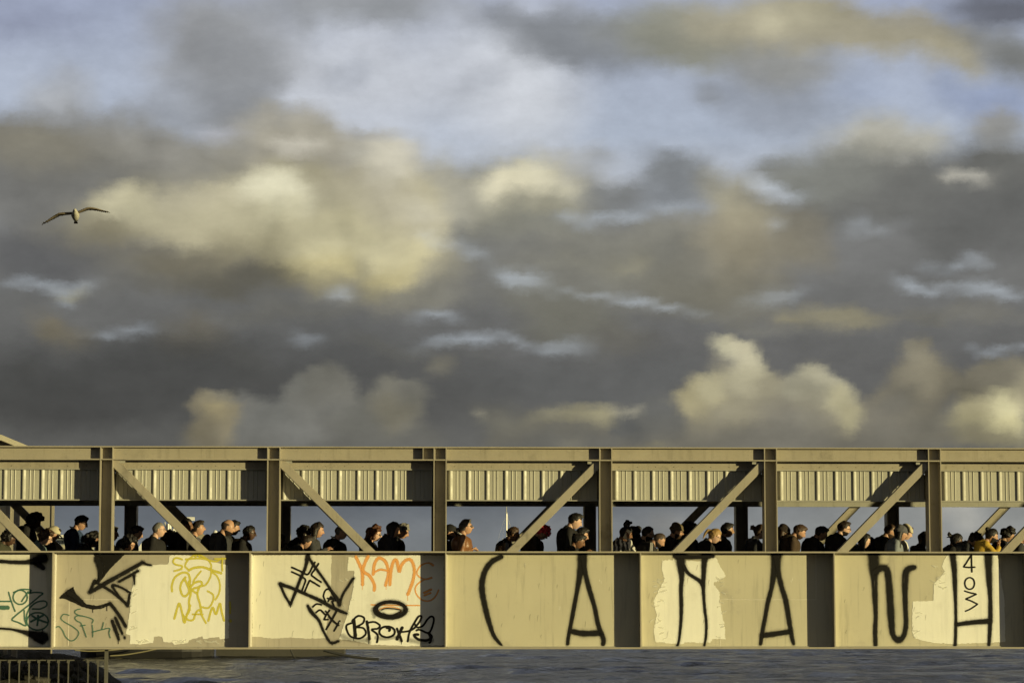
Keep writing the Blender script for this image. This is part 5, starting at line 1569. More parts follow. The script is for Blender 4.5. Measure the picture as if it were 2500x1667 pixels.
def person(px, row, y, label, skin='pale', top='black', hair='short', hc='dark', pitch=20, lean=6, yaw=0, arms='down', fem=0, hs=1.0, lower='denim', glasses=None, beard=0, collar=None, coat_w=1.0, hood=None, phone=False,
           pack=None, nose=1.0, cap=None, seed=0, extra=None, belly=0, lit=True):
    rnd = random.Random(int(px * 7 + row))
    for dy in (0, .1, -.1, .2, -.2, .3, -.3, .4, .5, .6, -.4):
        H = at(px, row, max(.62, y + dy))
        if sunlit(H + Vector((.06, 0, 0))) == lit:
            y = max(.62, y + dy)
            break
    H = at(px, row, y)
    a_l, a_p, a_y = R(lean), R(pitch), R(yaw)
    # unit skeleton 1.72 m tall, then scaled so that the head comes out where it is seen
    def fk(s):
        hip = Vector((0, 0, .92 * s))
        Rl = Matrix.Rotation(a_l, 3, 'Y')
        neck = hip + Rl @ Vector((0, 0, .56 * s))
        Rn = Matrix.Rotation(a_l + a_p * .45, 3, 'Y')
        hb = neck + Rn @ Vector((.032, 0, .034))
        Rh = Matrix.Rotation(a_p, 3, 'Y')
        hc_ = hb + Rh @ Vector((.030, 0, .083 * hs))
        return hip, Rl, neck, hb, Rh, hc_
    lo, hi = .6, 1.25
    for _ in range(30):
        mid = (lo + hi) / 2
        if fk(mid)[5].z + DECK_Z < H.z: lo = mid
        else: hi = mid
    s = min(1.12, max(.70, (lo + hi) / 2))
    hip, Rl, neck, hb, Rh, hc_ = fk(s)
    Rz = Matrix.Rotation(-a_y, 3, 'Z')
    hw = Rz @ hc_
    root = empty('person', (H.x - hw.x, y - hw.y, DECK_Z), label, 'person', 'people queuing along the bridge', world=False)
    root.rotation_euler = (0, 0, -a_y)
    sw = (.172 if fem else .192) * max(.92, min(1.06, s)) * coat_w
    sh = lambda q: hip + Rl @ Vector(q)
    # arms
    A = {}
    for sd in (-1, 1):
        S = sh((0, sd * sw, .50 * s))
        mode = arms if isinstance(arms, str) else arms[0 if sd < 0 else 1]
        if mode == 'down':
            E = S + Vector((-.03, sd * .035, -.28 * s)); Wr = E + Vector((.06, -sd * .01, -.24 * s))
        elif mode == 'phone':
            E = S + Vector((.03, sd * .03, -.26 * s)); Wr = Vector((S.x + .24, sd * .055, max(E.z + .10, 1.175)))
        elif mode == 'ear':
            E = S + Vector((.20, sd * .05, -.13 * s)); Wr = Vector((hc_.x + .035, sd * .115, hc_.z - .085))
        elif mode == 'mouth':
            E = S + Vector((.15, sd * .05, -.20 * s)); Wr = Vector((hc_.x + .105, sd * .045, hc_.z - .175))
        elif mode == 'chest':
            E = S + Vector((-.02, sd * .05, -.25 * s)); Wr = Vector((S.x + .15, sd * .06, S.z - .19))
        A[sd] = (S, E, Wr, mode)
    # skin: one continuous body; the trunk below the clothes is the same surface
    b = MB()
    T = [(-.02, .0, .0), (.0, .0, .12), (.012, .0, .25), (.012, 0, .38), (0, 0, .47), (-.005, 0, .53)]
    Wd = [(.105, .150), (.098, .128), (.105, .140), (.112, .158), (.095, .150), (.060, .075)]
    b.tube([sh((p[0], p[1], p[2] * s)) for p in T], [(q[0] * .96, q[1] * .96) for q in Wd] if False else [(q[1] * .94, q[0] * .94) for q in Wd], 14)
    b.cap(neck + Vector((-.01, 0, -.06)), hb + Rh @ Vector((-.008, 0, .03)), .062 if not fem else .052, .052 if not fem else .044, 12)
    b.ell(hc_ + Rh @ Vector((-.012, 0, .02)), (.078, .064, .080), Rh, 14, 10)
    for sd in (-1, 1):
        S, E, Wr, mode = A[sd]
        b.cap(S + Vector((0, -sd * .03, 0)), E, .050 * s, .040 * s, 10); b.cap(E, Wr, .039 * s, .027 * s, 10)
        hp = hip + Vector((0, sd * .085, -.02)); st = .10 * sd * (1 if rnd.random() < .5 else -1)
        kn = Vector((st * .8 + .03, sd * .09, .50 * s)); an = Vector((st, sd * .09, .09 * s))
        b.cap(hp, kn, .082 * s, .055 * s, 10); b.cap(kn, an, .054 * s, .036 * s, 10)
        A[('leg', sd)] = (hp, kn, an)
    body = b.obj('body', SK[skin], root, smooth=True)
    # sharp details kept out of the voxel pass: the face, ears and hands, joined to the same mesh
    k = MB()
    hp_ = head_pts(fem, nose)
    P = [hc_ + Rh @ (Vector(p) * hs) for p in hp_]
    k.add(P, HF)
    for sd in (-1, 1):
        M = Rh @ Matrix.Rotation(sd * .35, 3, 'Z')
        k.ell(hc_ + Rh @ Vector((-.010, sd * .076, -.004)) * hs, (.018 * hs, .008, .031 * hs), M, 10, 7)
        S, E, Wr, mode = A[sd]
        dirv = (Wr - E).normalized()
        if mode == 'phone': hand(k, Wr, dirv + Vector((.3, -sd * .3, .1)), .6, sd, s)
        elif mode == 'ear': hand(k, Wr, Vector((-.15, -sd * .1, 1)), .5, -sd, s, (1, 0, 0))
        elif mode == 'mouth': hand(k, Wr, Vector((-.05, -sd * .15, 1)), .7, sd, s, (-1, 0, 0))
        elif mode == 'chest': hand(k, Wr, Vector((.5, -sd * .5, .2)), 1.0, sd, s)
        else: hand(k, Wr, dirv, .35, sd, s)
    voxel(body, .017, 3, k)
    def hv(x, yy, z): return hc_ + Rh @ (Vector((x, yy, z)) * hs)
    for sd in (-1, 1):
        e_ = MB(); e_.ell(hv(.079, sd * .031, .006), (.009, .012, .008), Rh, 8, 6); e_.obj('eye', EYEW if skin in ('pale', 'tan') else LENS, root, smooth=True)
        e_ = MB(); e_.cap(hv(.093, sd * .014, .028), hv(.080, sd * .046, .030), .0045, .003, 6); e_.obj('eyebrow', HR[hc if hc not in ('red', 'grey', 'blonde') else 'brown'], root, smooth=True)
    e_ = MB(); e_.cap(hv(.093, -.019, -.054), hv(.093, .019, -.054), .006, .006, 6, .8); e_.obj('mouth', LIP, root, smooth=True)
    # clothes
    j = MB()
    cw = coat_w
    ext = .018 if top not in ('black', 'charcoal', 'navy', 'brown') else .024
    hem = -.12
    JT = [(-.01, 0, hem), (-.01, 0, 0), (.005, 0, .12), (.016 + belly, 0, .25), (.004, 0, .38), (-.014, 0, .47), (-.012, 0, .53)]
    JW = [(.185, .145), (.172, .145), (.160, .145), (.170, .155), (.184, .160), (.172, .145), (.105, .098)]
    if fem: JW = [(w_ * .92, d_ * .92) for w_, d_ in JW]
    j.tube([sh((p[0], p[1], p[2] * s)) for p in JT], [(w_ * cw, (d_ + ext * .2) * cw) for w_, d_ in JW], 16)
    j.tube([sh((-.012, 0, .49 * s)), sh((-.010, 0, .535 * s)), neck + (hb - neck) * .25], [(.115, .10), (.074, .070), (.066, .064)], 14)
    for sd in (-1, 1):
        S, E, Wr, mode = A[sd]
        j.cap(S + Vector((0, -sd * .035, -.005)), E, .066 * s, .054 * s, 12)
        j.cap(E, E + (Wr - E) * .93, .053 * s, .040 * s, 12)
        j.ell(S + Vector((0, -sd * .05, .0)), (.07, .09, .06), None, 10, 8)
    jac = j.obj('jacket', CL[top], root, smooth=True)
    voxel(jac, .017, 3)
    jac['_fold'] = rnd.random() * 50
    if collar:
        c = MB()
        ctr = neck + Vector((-.004, 0, -.012)); ra = .070 if not fem else .062
        n_ = 14
        ringp = [ctr + Rl @ Vector((ra * math.cos(q) * 1.05, ra * math.sin(q), -.035 * math.cos(q))) for q in [2 * math.pi * i / n_ for i in range(n_ + 1)]]
        c.tube(ringp, [(.012, .020)] * (n_ + 1), 6, False)
        c.obj('collar', CL[collar], root, smooth=True)
        c = MB()                                        # the shirt front in the opening of the jacket
        c.prism([(0, 0)] * 0 or [(-.030, .0), (.030, .0), (.012, -.20), (-.012, -.20)], 0, .01)
        M = Matrix.Rotation(math.pi / 2, 3, 'Z')
        q0 = sh((.108, 0, .47 * s)); c.v = [tuple(q0 + Rl @ (M @ Vector(v))) for v in c.v]
        c.obj('shirt_front', CL[collar], root)
    if hood:
        c = MB(); n_ = 12
        ctr = neck + Vector((-.045, 0, -.02))
        c.tube([ctr + Rl @ Vector((.075 * math.cos(q) - .005, .095 * math.sin(q), .03 * math.cos(q))) for q in [R(60 + 240 * i / n_) for i in range(n_ + 1)]], [(.022 + .018 * math.sin(math.pi * i / n_), .03 + .018 * math.sin(math.pi * i / n_)) for i in range(n_ + 1)], 9)
        o = c.obj('hood', CL[hood], root, smooth=True); voxel(o, .012, 2)
    tr = MB()
    for sd in (-1, 1):
        hp, kn, an = A[('leg', sd)]
        tr.cap(hp + Vector((0, 0, .05)), kn, .100 * s, .070 * s, 10); tr.cap(kn, an + Vector((0, 0, .02)), .070 * s, .055 * s, 10)
        f_ = MB(); f_.cap(an + Vector((-.03, 0, -.055 * s)), an + Vector((.15, 0, -.062 * s)), .036 * s, .032 * s, 10, 1.1)
        f_.v = [(x, yy, max(z, .004)) for x, yy, z in f_.v]
        f_.obj('shoe', CL['black'], root, smooth=True)
    tr.ell(hip + Vector((0, 0, -.02)), (.125, .165, .12), None, 12, 9)
    o = tr.obj('trousers', CL[lower], root, smooth=True); voxel(o, .022, 3)
    # hair
    seedn = rnd.random() * 40
    hm = MB()
    def put(pts, mb=None):
        (mb or hm).add([hc_ + Rh @ (Vector(p) * hs) for p in pts], HF)
    hmat = HR[hc]
    vox = None
    if hair == 'short':
        put(shell(hp_, hairmask(.52, -.02, -.52), .014, lump=.008, lscale=45, seed=seedn))
        hm.ell(hv(.045, 0, .108), (.050, .050, .020), Rh, 12, 8)
    elif hair == 'quiff':
        put(shell(hp_, hairmask(.50, -.02, -.52), .012, lump=.007, lscale=45, seed=seedn))
        hm.cap(hv(.02, 0, .112), hv(.080, 0, .112), .030, .020, 10)
    elif hair == 'buzz':
        put(shell(hp_, hairmask(.58, .0, -.50), .0045))
    elif hair == 'bald':
        put(shell(hp_, hairmask(.95, .05, -.45) * (1 - ss(.35, .55, DIRS[:, 2])), .0035))
    elif hair == 'receding':
        put(shell(hp_, hairmask(.74, .0, -.52), .010, lump=.005, lscale=50, seed=seedn))
    elif hair == 'wavy':
        put(shell(hp_, hairmask(.50, -.10, -.70), .022, lump=.017, lscale=32, seed=seedn))
    elif hair in ('curly', 'curlylong', 'afro'):
        th = {'curly': .030, 'curlylong': .034, 'afro': .045}[hair]
        put(shell(hp_, hairmask(.52, -.30, -.80), th, lump=.030, lscale=30, seed=seedn))
        for q in range(26 if hair != 'curlylong' else 70):
            a = rnd.uniform(0, 6.28); 
            if hair == 'curlylong' and q > 22:
                hm.ell(hv(rnd.uniform(-.125, .015), rnd.uniform(-.105, .105), rnd.uniform(-.27, -.02)), (.030, .030, .034), None, 8, 6)
            else:
                z = rnd.uniform(-.3, 1); r_ = math.sqrt(max(0, 1 - z * z))
                if r_ * math.cos(a) > .45 and z < .5: continue
                hm.ell(hv(.108 * r_ * math.cos(a) - .01, .09 * r_ * math.sin(a), .128 * z), (.028, .028, .026), None, 8, 6)
    elif hair in ('long', 'longwavy'):
        put(shell(hp_, hairmask(.56, -.30, -.85), .018, lump=.006, lscale=30, seed=seedn))
        dn = Rl @ Vector((-.02, 0, -1))
        for yy in (-.066, -.040, 0, .040, .066):
            a0_ = hv(-.055 + abs(yy) * .35, yy, .02)
            pts_ = [a0_, a0_ + Vector((-.015, 0, -.10)), a0_ + Vector((-.022 + rnd.uniform(-.01, .01), yy * .2, -.20)), a0_ + Vector((-.012 + rnd.uniform(-.02, .02), yy * .35, -.30))]
            hm.tube(catmull([tuple(q) for q in pts_], 4), [.046] * 5 + [.040] * 4 + [.034, .028, .020, .010], 9)
    elif hair in ('bun', 'ponytail', 'topbun', 'backbun'):
        put(shell(hp_, hairmask(.50, -.16, -.66), .012, lump=.005, lscale=40, seed=seedn))
        if hair == 'bun': hm.ell(hv(-.108, 0, .075), (.038, .038, .036), None, 10, 8)
        if hair == 'backbun':
            for q in range(14): hm.cap(hv(-.10, 0, .05), hv(-.145 + rnd.uniform(-.03, .02), rnd.uniform(-.04, .04), .05 + rnd.uniform(-.05, .05)), .020, .010, 7)
        if hair == 'topbun':
            for q in range(26): hm.ell(hv(-.035 + rnd.uniform(-.045, .045), rnd.uniform(-.045, .045), .158 + rnd.uniform(-.035, .045)), (.026, .026, .026), None, 8, 6)
        if hair == 'ponytail': hm.tube([hv(-.10, 0, .05), hv(-.14, 0, .03), hv(-.155, 0, -.04), hv(-.15, 0, -.13)], [.024, .028, .024, .008], 9)
    elif hair == 'spiky':
        put(shell(hp_, hairmask(.50, -.05, -.55), .020, lump=.014, lscale=50, seed=seedn))
        for q in range(60):
            a = rnd.uniform(0, 6.28); z = rnd.uniform(.15, 1); r_ = math.sqrt(max(0, 1 - z * z))
            d_ = Vector((r_ * math.cos(a), r_ * math.sin(a), z)); c0 = Vector((.095 * d_.x, .075 * d_.y, .118 * d_.z)) * 1.12
            hm.cap(hc_ + Rh @ (c0 * hs), hc_ + Rh @ ((c0 + d_ * rnd.uniform(.025, .05)) * hs), .014, .004, 6)
    elif hair == 'cropcurl':
        put(shell(hp_, hairmask(.54, -.02, -.55), .012, lump=.012, lscale=70, seed=seedn))
    if hm.v:
        o = hm.obj('hair', hmat, root, smooth=True, fix=False)
        if hair not in ('buzz', 'bald', 'receding'): voxel(o, .010, 1)
    if beard:
        mk = ss(.0, -.12, DIRS[:, 2] + .30) * ss(-.25, .0, DIRS[:, 0] + .12) * (1 - .9 * gs(DIRS[:, 2], -.475, .05) * (np.abs(DIRS[:, 1]) < .22))
        bm_ = MB(); bm_.add([hc_ + Rh @ (Vector(p) * hs) for p in shell(hp_, mk, .004 * beard, lump=.002, lscale=80)], HF)
        bm_.obj('beard', HR['stubble' if hc == 'black' else hc if hc in ('dark', 'brown', 'grey') else 'dark'], root, smooth=True, fix=False)
    if cap:
        kind, cm = cap
        cp = MB()
        if kind == 'cap':
            cp.add([hc_ + Rh @ (Vector(p) * hs) for p in shell(hp_, ss(.18, .26, DIRS[:, 2] + .18 * (DIRS[:, 0] < 0) * 0 - DIRS[:, 0] * .08), .020)], HF)
            o = cp.obj('cap_crown', CL[cm], root, smooth=True, fix=False)
            br = MB(); n_ = 9
            for i in range(n_ + 1):
                a = math.pi * (i / n_ - .5)
                br.v += [tuple(hv(.082 + .0 * math.cos(a), .070 * math.sin(a), .050)), tuple(hv(.095 + .075 * math.cos(a) ** .6, .074 * math.sin(a), .030 - .01 * math.cos(a))),
                         tuple(hv(.095 + .075 * math.cos(a) ** .6, .074 * math.sin(a), .024 - .01 * math.cos(a))), tuple(hv(.082, .070 * math.sin(a), .042))]
            for i in range(n_):
                for q in range(4):
                    br.f.append((i * 4 + q, i * 4 + (q + 1) % 4, (i + 1) * 4 + (q + 1) % 4, (i + 1) * 4 + q))
            br.obj('cap_brim', CL[cm], o, smooth=True)
        else:
            cp.add([hc_ + Rh @ (Vector(p) * hs) for p in shell(hp_, ss(.14, .20, DIRS[:, 2] - DIRS[:, 0] * .10), .024, lump=.006, lscale=30)], HF)
            cp.ell(hv(-.030, 0, .095), (.080, .075, .055), Rh, 12, 8)
            o = cp.obj('beanie', CL[cm], root, smooth=True, fix=False); voxel(o, .012, 3)
            rb_ = MB(); n_ = 20
            rb_.tube([hv(.100 * math.cos(2 * math.pi * i / n_) - .004, .090 * math.sin(2 * math.pi * i / n_), .030 + .012 * math.cos(2 * math.pi * i / n_)) for i in range(n_ + 1)], [(.011, .020)] * (n_ + 1), 7, False)
            rb_.obj('beanie_band', CL[cm], o, smooth=True)
    if glasses:
        g = MB()
        for sd in (-1, 1):
            g.tube([hv(.094, sd * .058, .010), hv(.04, sd * .078, .008), hv(-.015, sd * .081, .000)], .0028, 6)
            cx_ = sd * .033
            g.tube([hv(.101 - .10 * abs(sd * .024 * math.cos(q)) * 0, cx_ + .026 * math.cos(q), .004 + .018 * math.sin(q)) for q in [2 * math.pi * i / 12 for i in range(13)]], .0024, 6, False)
            if glasses == 'sun':
                g.ell(hv(.099, cx_, .004), (.004, .027, .020), Rh, 12, 6)
                g.cap(hv(.096, sd * .054, .010), hv(.070, sd * .068, .008), .010, .005, 6)
        g.tube([hv(.103, -.010, .008), hv(.106, 0, .010), hv(.103, .010, .008)], .003, 6)
        g.obj('glasses', LENS, root, smooth=True)
    if phone:
        S, E, Wr, mode = A[-1]
        M = Rz
        pm = MB()
        if mode == 'ear':
            pm.box(-.038, .038, -.005, .005, -.078, .078)
            c0 = Vector((hc_.x + .012, -.104, hc_.z - .012)); Mr = Matrix.Rotation(R(28), 3, 'Y') @ Matrix.Rotation(R(-6), 3, 'X')
        else:
            pm.box(-.074, .074, -.037, .037, -.0045, .0045)
            c0 = Vector((Wr.x + .095, 0, Wr.z + .028)); Mr = Matrix.Rotation(R(-32), 3, 'Y')
        pm.v = [tuple(c0 + Mr @ Vector(v)) for v in pm.v]
        o = pm.obj('phone', CASE if phone == 'pale' else PHONE)
        o.location = root.location; o.rotation_euler = root.rotation_euler
        tag(o, phone_label(label, mode), 'phone')
    if pack:
        bp = MB()
        c0 = sh((-.205, 0, .30 * s))
        bp.ell(c0, (.105, .150, .215), Rl, 16, 12); bp.ell(c0 + Rl @ Vector((-.06, 0, -.06)), (.07, .12, .12), Rl, 12, 9)
        bag = empty('backpack', root.location, *pack_label(label), world=False); bag.rotation_euler = root.rotation_euler
        o = bp.obj('bag_body', CL[pack], bag, smooth=True); voxel(o, .014, 2)
        for sd in (-1, 1):
            st_ = MB(); st_.tube(catmull([tuple(sh(q)) for q in ((-.12, sd * .09, .46 * s), (-.03, sd * .105, .545 * s), (.075, sd * .11, .47 * s), (.125, sd * .115, .33 * s), (.06, sd * .165, .17 * s), (-.10, sd * .13, .10 * s))], 5), [(.006, .022)] * 26, 6)
            st_.obj('strap', CL['black' if pack != 'black' else 'charcoal'], bag, smooth=True)
    if extra:
        extra(root, hv, sh, s, hc_, Rh, Rl, A)
    return root
PL = {}
def phone_label(lb, mode):
    return PL.get(lb[:28], ('phone held ' + ('to the ear by the ' if mode == 'ear' else 'in both hands by the ') + ' '.join(lb.split()[:9])))
def pack_label(lb):
    return ('backpack worn by the ' + ' '.join(lb.split()[:10]), 'backpack')

# ---- individual touches
def stripes(root, hv, sh, s, hc_, Rh, Rl, A):
    S, E, Wr, m_ = A[-1]
    for k in range(3):
        q = MB(); q.tube([S + Vector((-.012 + k * .017, -.030, .052)), S + Vector((-.012 + k * .017, -.068, .0)), S + (E - S) * .5 + Vector((-.014 + k * .017, -.062, 0))], [(.0035, .003)] * 3, 6)
        q.obj('white_stripe', CL['white'], root)
def lanyard(root, hv, sh, s, hc_, Rh, Rl, A):
    q = MB(); q.tube([sh((.02, -.075, .53 * s)), sh((.10, -.06, .44 * s)), sh((.145, -.03, .30 * s))], .005, 6); q.obj('lanyard', CL['white'], root)
def headset(root, hv, sh, s, hc_, Rh, Rl, A):
    q = MB(); q.ell(hv(-.010, -.088, -.006), (.028, .014, .034), Rh, 12, 8)
    q.tube([hv(-.012 + 0 * i, .090 * -math.cos(math.pi * i / 10), .020 + .122 * math.sin(math.pi * i / 10)) for i in range(11)], .007, 6)
    q.obj('headphones', CL['black'], root, smooth=True)
def earring(root, hv, sh, s, hc_, Rh, Rl, A):
    q = MB(); q.ell(hv(-.008, -.086, -.048), (.007, .004, .012), Rh, 8, 6); q.obj('earring', ALU, root)
def flower(root, hv, sh, s, hc_, Rh, Rl, A):
    q = MB()
    for i in range(3): q.ell(hv(-.09 + .018 * i, -.03, .085 - .01 * i), (.008, .010, .008), Rh, 8, 6)
    q.obj('hair_clip', CL['white'], root)
def mask_(root, hv, sh, s, hc_, Rh, Rl, A):
    mk = ss(.0, -.10, DIRS[:, 2] + .12) * ss(-.2, .05, DIRS[:, 0] - .15) * ss(-.98, -.85, DIRS[:, 2])
    bm_ = MB(); bm_.add([hc_ + Rh @ Vector(p) for p in shell(head_pts(1), mk, .007)], HF)
    bm_.obj('face_mask', CL['black'], root, smooth=True, fix=False)

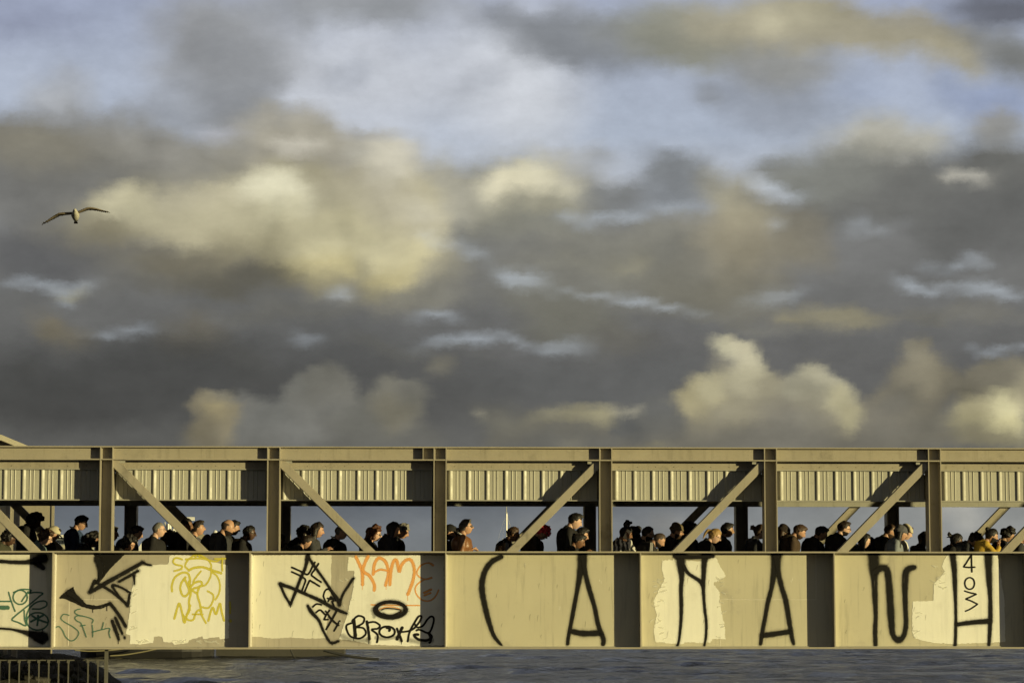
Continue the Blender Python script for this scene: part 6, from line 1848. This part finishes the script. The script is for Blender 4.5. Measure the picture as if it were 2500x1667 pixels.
# px, row of the head's centre; depth over the deck; then what sets the person apart
Q = [
 (22, 1314, 1.0, 'hunched person in a dark hood behind the leftmost near brace', dict(skin='dark', top='olive', hair='curly', hc='black', pitch=35, hood='olive')),
 (85, 1272, 2.9, 'tall dark-skinned man with high black hair, bowed head and lanyard, beside the shed wall', dict(lit=False, skin='dark', top='black', hair='afro', hc='black', pitch=34, lean=5, hs=1.02, extra=lanyard, hood='black')),
 (112, 1312, 1.0, 'curly brown-haired person in glasses and pale teal shirt, left of the blue suit', dict(skin='pale', top='teal', hair='curly', hc='brown', pitch=28, glasses='plain', fem=1, lean=10)),
 (130, 1303, 1.9, 'person in a beige baseball cap behind the curly brown hair', dict(skin='tan', top='black', hair='short', hc='dark', pitch=30, cap=('cap', 'cream'))),
 (198, 1276, 2.7, 'tall man in a blue suit over a white shirt looking down at a phone', dict(lit=False, skin='tan', top='blue', hair='short', hc='dark', pitch=24, glasses='plain', collar='white', arms='phone', phone='pale', lean=3, hs=1.04)),
 (226, 1318, 1.5, 'back of a black-haired head just left of the first wide column', dict(skin='brown', top='black', hair='curly', hc='black', pitch=20, yaw=-20)),
 (273, 1303, 1.7, 'face in glasses peeping out at the right of the first wide column', dict(skin='tan', top='charcoal', hair='short', hc='greydark', pitch=8, glasses='plain')),
 (333, 1301, 1.6, 'dark-haired man with a sunlit nose left of the grey-haired man in glasses', dict(skin='tan', top='navy', hair='short', hc='black', pitch=24, lean=14, coat_w=1.1)),
 (315, 1327, .95, 'small woman with frizzy black hair and glasses, head low over the rail', dict(skin='tan', top='black', hair='curlylong', hc='black', pitch=30, glasses='plain', fem=1, lean=14, coat_w=1.1)),
 (388, 1293, 1.2, 'grey-haired man in glasses and black sweater facing right', dict(skin='pale', top='black', hair='buzz', hc='grey', pitch=5, glasses='plain', lean=4, coat_w=1.12, belly=.02)),
 (410, 1314, 1.8, 'dark bowed head right behind the grey-haired man in glasses', dict(skin='dark', top='black', hair='curly', hc='black', pitch=36)),
 (455, 1282, 1.6, 'dark-skinned older man in a black jacket behind the second near brace', dict(skin='brown', top='black', hair='buzz', hc='black', pitch=14, coat_w=1.15, lean=5)),
 (484, 1289, 2.1, 'young man with short dark quiff gazing ahead, right of the brace', dict(skin='tan', top='grey', hair='quiff', hc='dark', pitch=2, collar='white', nose=1.1)),
 (556, 1287, 1.1, 'big bald man in a charcoal hooded jacket with sunlit scalp', dict(skin='tan', top='charcoal', hair='bald', hc='stubble', pitch=22, lean=10, hs=1.08, coat_w=1.12, hood='charcoal', pack='black', belly=.02, beard=.6)),
 (570, 1288, 2.0, 'dark-haired bearded man half hidden by the big bald man', dict(skin='tan', top='black', hair='short', hc='black', pitch=18, beard=1.5)),
 (609, 1301, 1.3, 'slim dark-skinned man in glasses with a khaki hood on his back', dict(skin='dark', top='black', hair='cropcurl', hc='black', pitch=12, glasses='plain', lean=14, hood='khaki')),
 (682, 1322, 1.5, 'dark face just emerging right of the second wide column', dict(skin='dark', top='black', hair='short', hc='black', pitch=10)),
 (742, 1303, 1.9, 'person in a black beret behind the low sunlit face', dict(skin='olive', top='black', hair='curly', hc='black', pitch=20, yaw=-30, cap=('beanie', 'black'), lean=10)),
 (750, 1323, .95, 'girl with pulled-back brown hair and white hair clips, head bent low', dict(skin='tan', top='black', hair='bun', hc='dark', pitch=34, fem=1, lean=20, hs=.95, extra=flower)),
 (775, 1294, 1.4, 'woman with dark hair in headphones reading a phone held out before her', dict(skin='tan', top='charcoal', hair='longwavy', hc='dark', pitch=16, fem=1, arms='phone', phone='dark', lean=3, extra=headset)),
 (833, 1299, 1.5, 'grey-haired man in a black suit and white collar behind the third brace', dict(skin='pale', top='black', hair='buzz', hc='grey', pitch=10, glasses='sun', collar='white', lean=8, coat_w=1.14)),
 (915, 1303, 1.2, 'woman with long curly auburn hair holding a hand to her mouth', dict(skin='pale', top='black', hair='curlylong', hc='auburn', pitch=14, glasses='sun', fem=1, arms=('mouth', 'down'), lean=4)),
 (960, 1293, 1.1, 'woman with long straight black hair in a black coat, face turned down', dict(lit=False, skin='tan', top='black', hair='long', hc='black', pitch=18, fem=1, lean=3, yaw=-12)),
 (983, 1297, 2.0, 'man with wavy grey hair looking down beyond the long-haired woman', dict(skin='tan', top='charcoal', hair='wavy', hc='grey', pitch=30, lean=6)),
 (1097, 1299, 1.8, 'bearded man in a black baseball cap right of the third wide column', dict(skin='tan', top='black', hair='short', hc='black', pitch=18, cap=('cap', 'black'), beard=2.2)),
 (1122, 1306, 2.2, 'dark-haired person hidden behind the tan leather jacket', dict(skin='tan', top='black', hair='long', hc='black', pitch=20, fem=1, pack='black')),
 (1138, 1286, 1.1, 'grey-haired man in sunglasses and tan leather jacket looking straight ahead', dict(skin='tan', top='leather', hair='short', hc='greydark', pitch=-2, glasses='sun', collar='white', arms=('chest', 'down'), lean=2)),
 (1253, 1304, 1.4, 'dark-skinned person with cropped sunlit hair in black leather, left of the middle brace', dict(skin='brown', top='blackleather', hair='cropcurl', hc='brown', pitch=18, lean=10)),
 (1324, 1300, 1.3, 'person with bright red spiky hair bending over the rail', dict(skin='tan', top='darkbrown', hair='spiky', hc='red', pitch=42, lean=14, coat_w=1.12)),
 (1404, 1272, 1.0, 'tall dark-haired man in a black coat looking down, tallest in the crowd', dict(skin='pale', top='black', hair='quiff', hc='black', pitch=26, lean=4, hs=1.08, coat_w=1.1)),
 (1421, 1305, 1.8, 'dark-haired man beyond the tall black coat, forehead catching the sun', dict(skin='tan', top='black', hair='short', hc='black', pitch=24, lean=8)),
 (1413, 1320, .8, 'small black-haired person holding up a phone in front of the tall man', dict(skin='brown', top='black', hair='short', hc='black', pitch=30, lean=8, arms='phone', phone='dark', fem=1)),
 (1528, 1303, .9, 'woman with a puffed top bun in a white and black printed jacket on the phone', dict(skin='brown', top='print', hair='topbun', hc='black', pitch=22, fem=1, arms=('ear', 'down'), phone='pale', lean=4)),
 (1549, 1307, 1.6, 'person with a big round head of black curls behind the printed jacket', dict(skin='dark', top='black', hair='afro', hc='black', pitch=12, fem=1)),
 (1582, 1303, 1.3, 'balding bearded man in glasses and dark grey jacket', dict(skin='pale', top='charcoal', hair='receding', hc='dark', pitch=18, glasses='plain', beard=2.4, lean=10)),
 (1609, 1318, .9, 'bent bald bearded man with three white stripes on his black sleeve', dict(skin='tan', top='black', hair='buzz', hc='stubble', pitch=42, beard=1.8, lean=24, extra=stripes)),
 (1652, 1297, 1.2, 'man in a tan knitted cap, glasses and beard, before the fourth brace', dict(skin='tan', top='black', hair='bald', hc='brown', pitch=14, glasses='plain', beard=2, cap=('beanie', 'khaki'), lean=10, coat_w=1.1)),
 (1684, 1293, 2.0, 'tousled dark hair showing above the fourth near brace', dict(skin='olive', top='green', hair='curly', hc='black', pitch=20, yaw=-25, coat_w=1.1)),
 (1745, 1308, 1.1, 'blonde woman in glasses with hair tied back', dict(skin='pale', top='black', hair='ponytail', hc='blonde', pitch=28, glasses='plain', fem=1, lean=16, pack='black')),
 (1776, 1294, 1.8, 'short-haired person in a black high-collared coat behind the blonde woman', dict(lit=False, skin='olive', top='black', hair='short', hc='black', pitch=12, hood='black')),
 (1856, 1298, 1.4, 'person with messy brown topknot and grey hood at the fifth wide column', dict(skin='pale', top='charcoal', hair='backbun', hc='brown', pitch=8, hood='grey', fem=1)),
 (1912, 1301, 1.2, 'woman in a patterned dark headscarf right of the fifth wide column', dict(skin='olive', top='black', hair='long', hc='brown', pitch=26, fem=1, cap=('beanie', 'darkbrown'), lean=8)),
 (1952, 1298, 1.3, 'brown-haired bearded man in a brown hooded jacket, head down', dict(skin='tan', top='brown', hair='short', hc='brown', pitch=34, beard=1.5, lean=14, hood='khaki')),
 (2005, 1302, 1.5, 'black-haired man in a bulky black coat, face in shadow', dict(lit=False, skin='olive', top='black', hair='short', hc='black', pitch=30, lean=10, coat_w=1.15, hood='black')),
 (2061, 1290, 1.2, 'tall dark-haired man in glasses and black coat, left of the fifth brace', dict(skin='pale', top='black', hair='short', hc='dark', pitch=16, glasses='plain', lean=12, coat_w=1.14, beard=.6)),
 (2110, 1320, 1.0, 'small dark-haired woman with sunlit cheek right of the fifth brace', dict(skin='pale', top='black', hair='long', hc='black', pitch=22, fem=1, collar='palegrey')),
 (2173, 1297, 1.5, 'brown-haired bearded man with a black rucksack before the thin far column', dict(skin='tan', top='olive', hair='buzz', hc='brown', pitch=18, lean=14, beard=1, pack='black', coat_w=1.05)),
 (2199, 1302, 1.0, 'person in a dark grey knit hat and pale grey top with long dark hair', dict(skin='tan', top='palegrey', hair='longwavy', hc='black', pitch=14, fem=1, cap=('beanie', 'grey'), lean=10)),
 (2212, 1300, 1.9, 'person in a cream knit hat behind the dark grey knit hat', dict(skin='pale', top='white', hair='short', hc='brown', pitch=24, fem=1, cap=('beanie', 'cream'))),
 (2258, 1316, 1.5, 'hooded dark figure with long hair left of the rightmost wide column', dict(skin='dark', top='black', hair='long', hc='black', pitch=10, fem=1, hood='charcoal')),
 (2335, 1320, 1.0, 'dark-skinned woman with braids gathered behind her head', dict(skin='dark', top='black', hair='backbun', hc='black', pitch=20, fem=1, lean=6)),
 (2380, 1319, 1.1, 'person with messy black hair bowed over a grey jacket', dict(skin='olive', top='charcoal', hair='spiky', hc='black', pitch=44, lean=24, coat_w=1.15)),
 (2421, 1308, .9, 'woman in a yellow coat and black mask raising her hand', dict(skin='tan', top='yellow', hair='bun', hc='black', pitch=24, fem=1, arms=('mouth', 'down'), lean=14, extra=mask_, hood='yellow')),
 (2462, 1306, 1.4, 'dark-haired figure at the far right by the last near brace', dict(skin='olive', top='black', hair='curly', hc='black', pitch=26, lean=6)),
 (2500, 1310, 1.6, 'person cut by the right edge of the frame behind the last brace', dict(skin='tan', top='charcoal', hair='short', hc='dark', pitch=20)),
]
for px, row, y, lb, kw in Q:
    person(px, row, y, lb, **kw)

# one pass: take every union, then join the crisp head and hands to each body
dg = bpy.context.evaluated_depsgraph_get()
done = []
for o, keep in TEMP:
    done.append(bpy.data.meshes.new_from_object(o.evaluated_get(dg)))
for (o, keep), me in zip(TEMP, done):
    mt = o.data.materials[0]
    if keep is not None:
        b_ = bmesh.new(); b_.from_mesh(me)
        kb = keep.mesh('k', True); kbm = bmesh.new(); kbm.from_mesh(kb)
        bmesh.ops.recalc_face_normals(kbm, faces=kbm.faces); kbm.to_mesh(kb); kbm.free()
        b_.from_mesh(kb); b_.to_mesh(me); b_.free(); bpy.data.meshes.remove(kb)
    if '_fold' in o:
        n_ = len(me.vertices)
        co = np.empty(n_ * 3); me.vertices.foreach_get('co', co); co = co.reshape(-1, 3)
        nr = np.empty(n_ * 3); me.vertices.foreach_get('normal', nr); nr = nr.reshape(-1, 3)
        sd_ = o['_fold']
        ns = np.array([mnoise.noise(Vector((p[0] * 9 + sd_, p[1] * 9, p[2] * 5))) + .5 * mnoise.noise(Vector((p[0] * 22, p[1] * 22 + sd_, p[2] * 14))) for p in co])
        co += nr * (ns * .011)[:, None]
        me.vertices.foreach_set('co', co.ravel()); me.update()
        del o['_fold']
    me.polygons.foreach_set('use_smooth', [True] * len(me.polygons))
    o.modifiers.clear()
    nm = o.data.name
    old = o.data; o.data = me; bpy.data.meshes.remove(old); me.name = nm
    me.materials.clear(); me.materials.append(mt)
for o in bpy.data.objects:
    if '_world' in o: del o['_world']
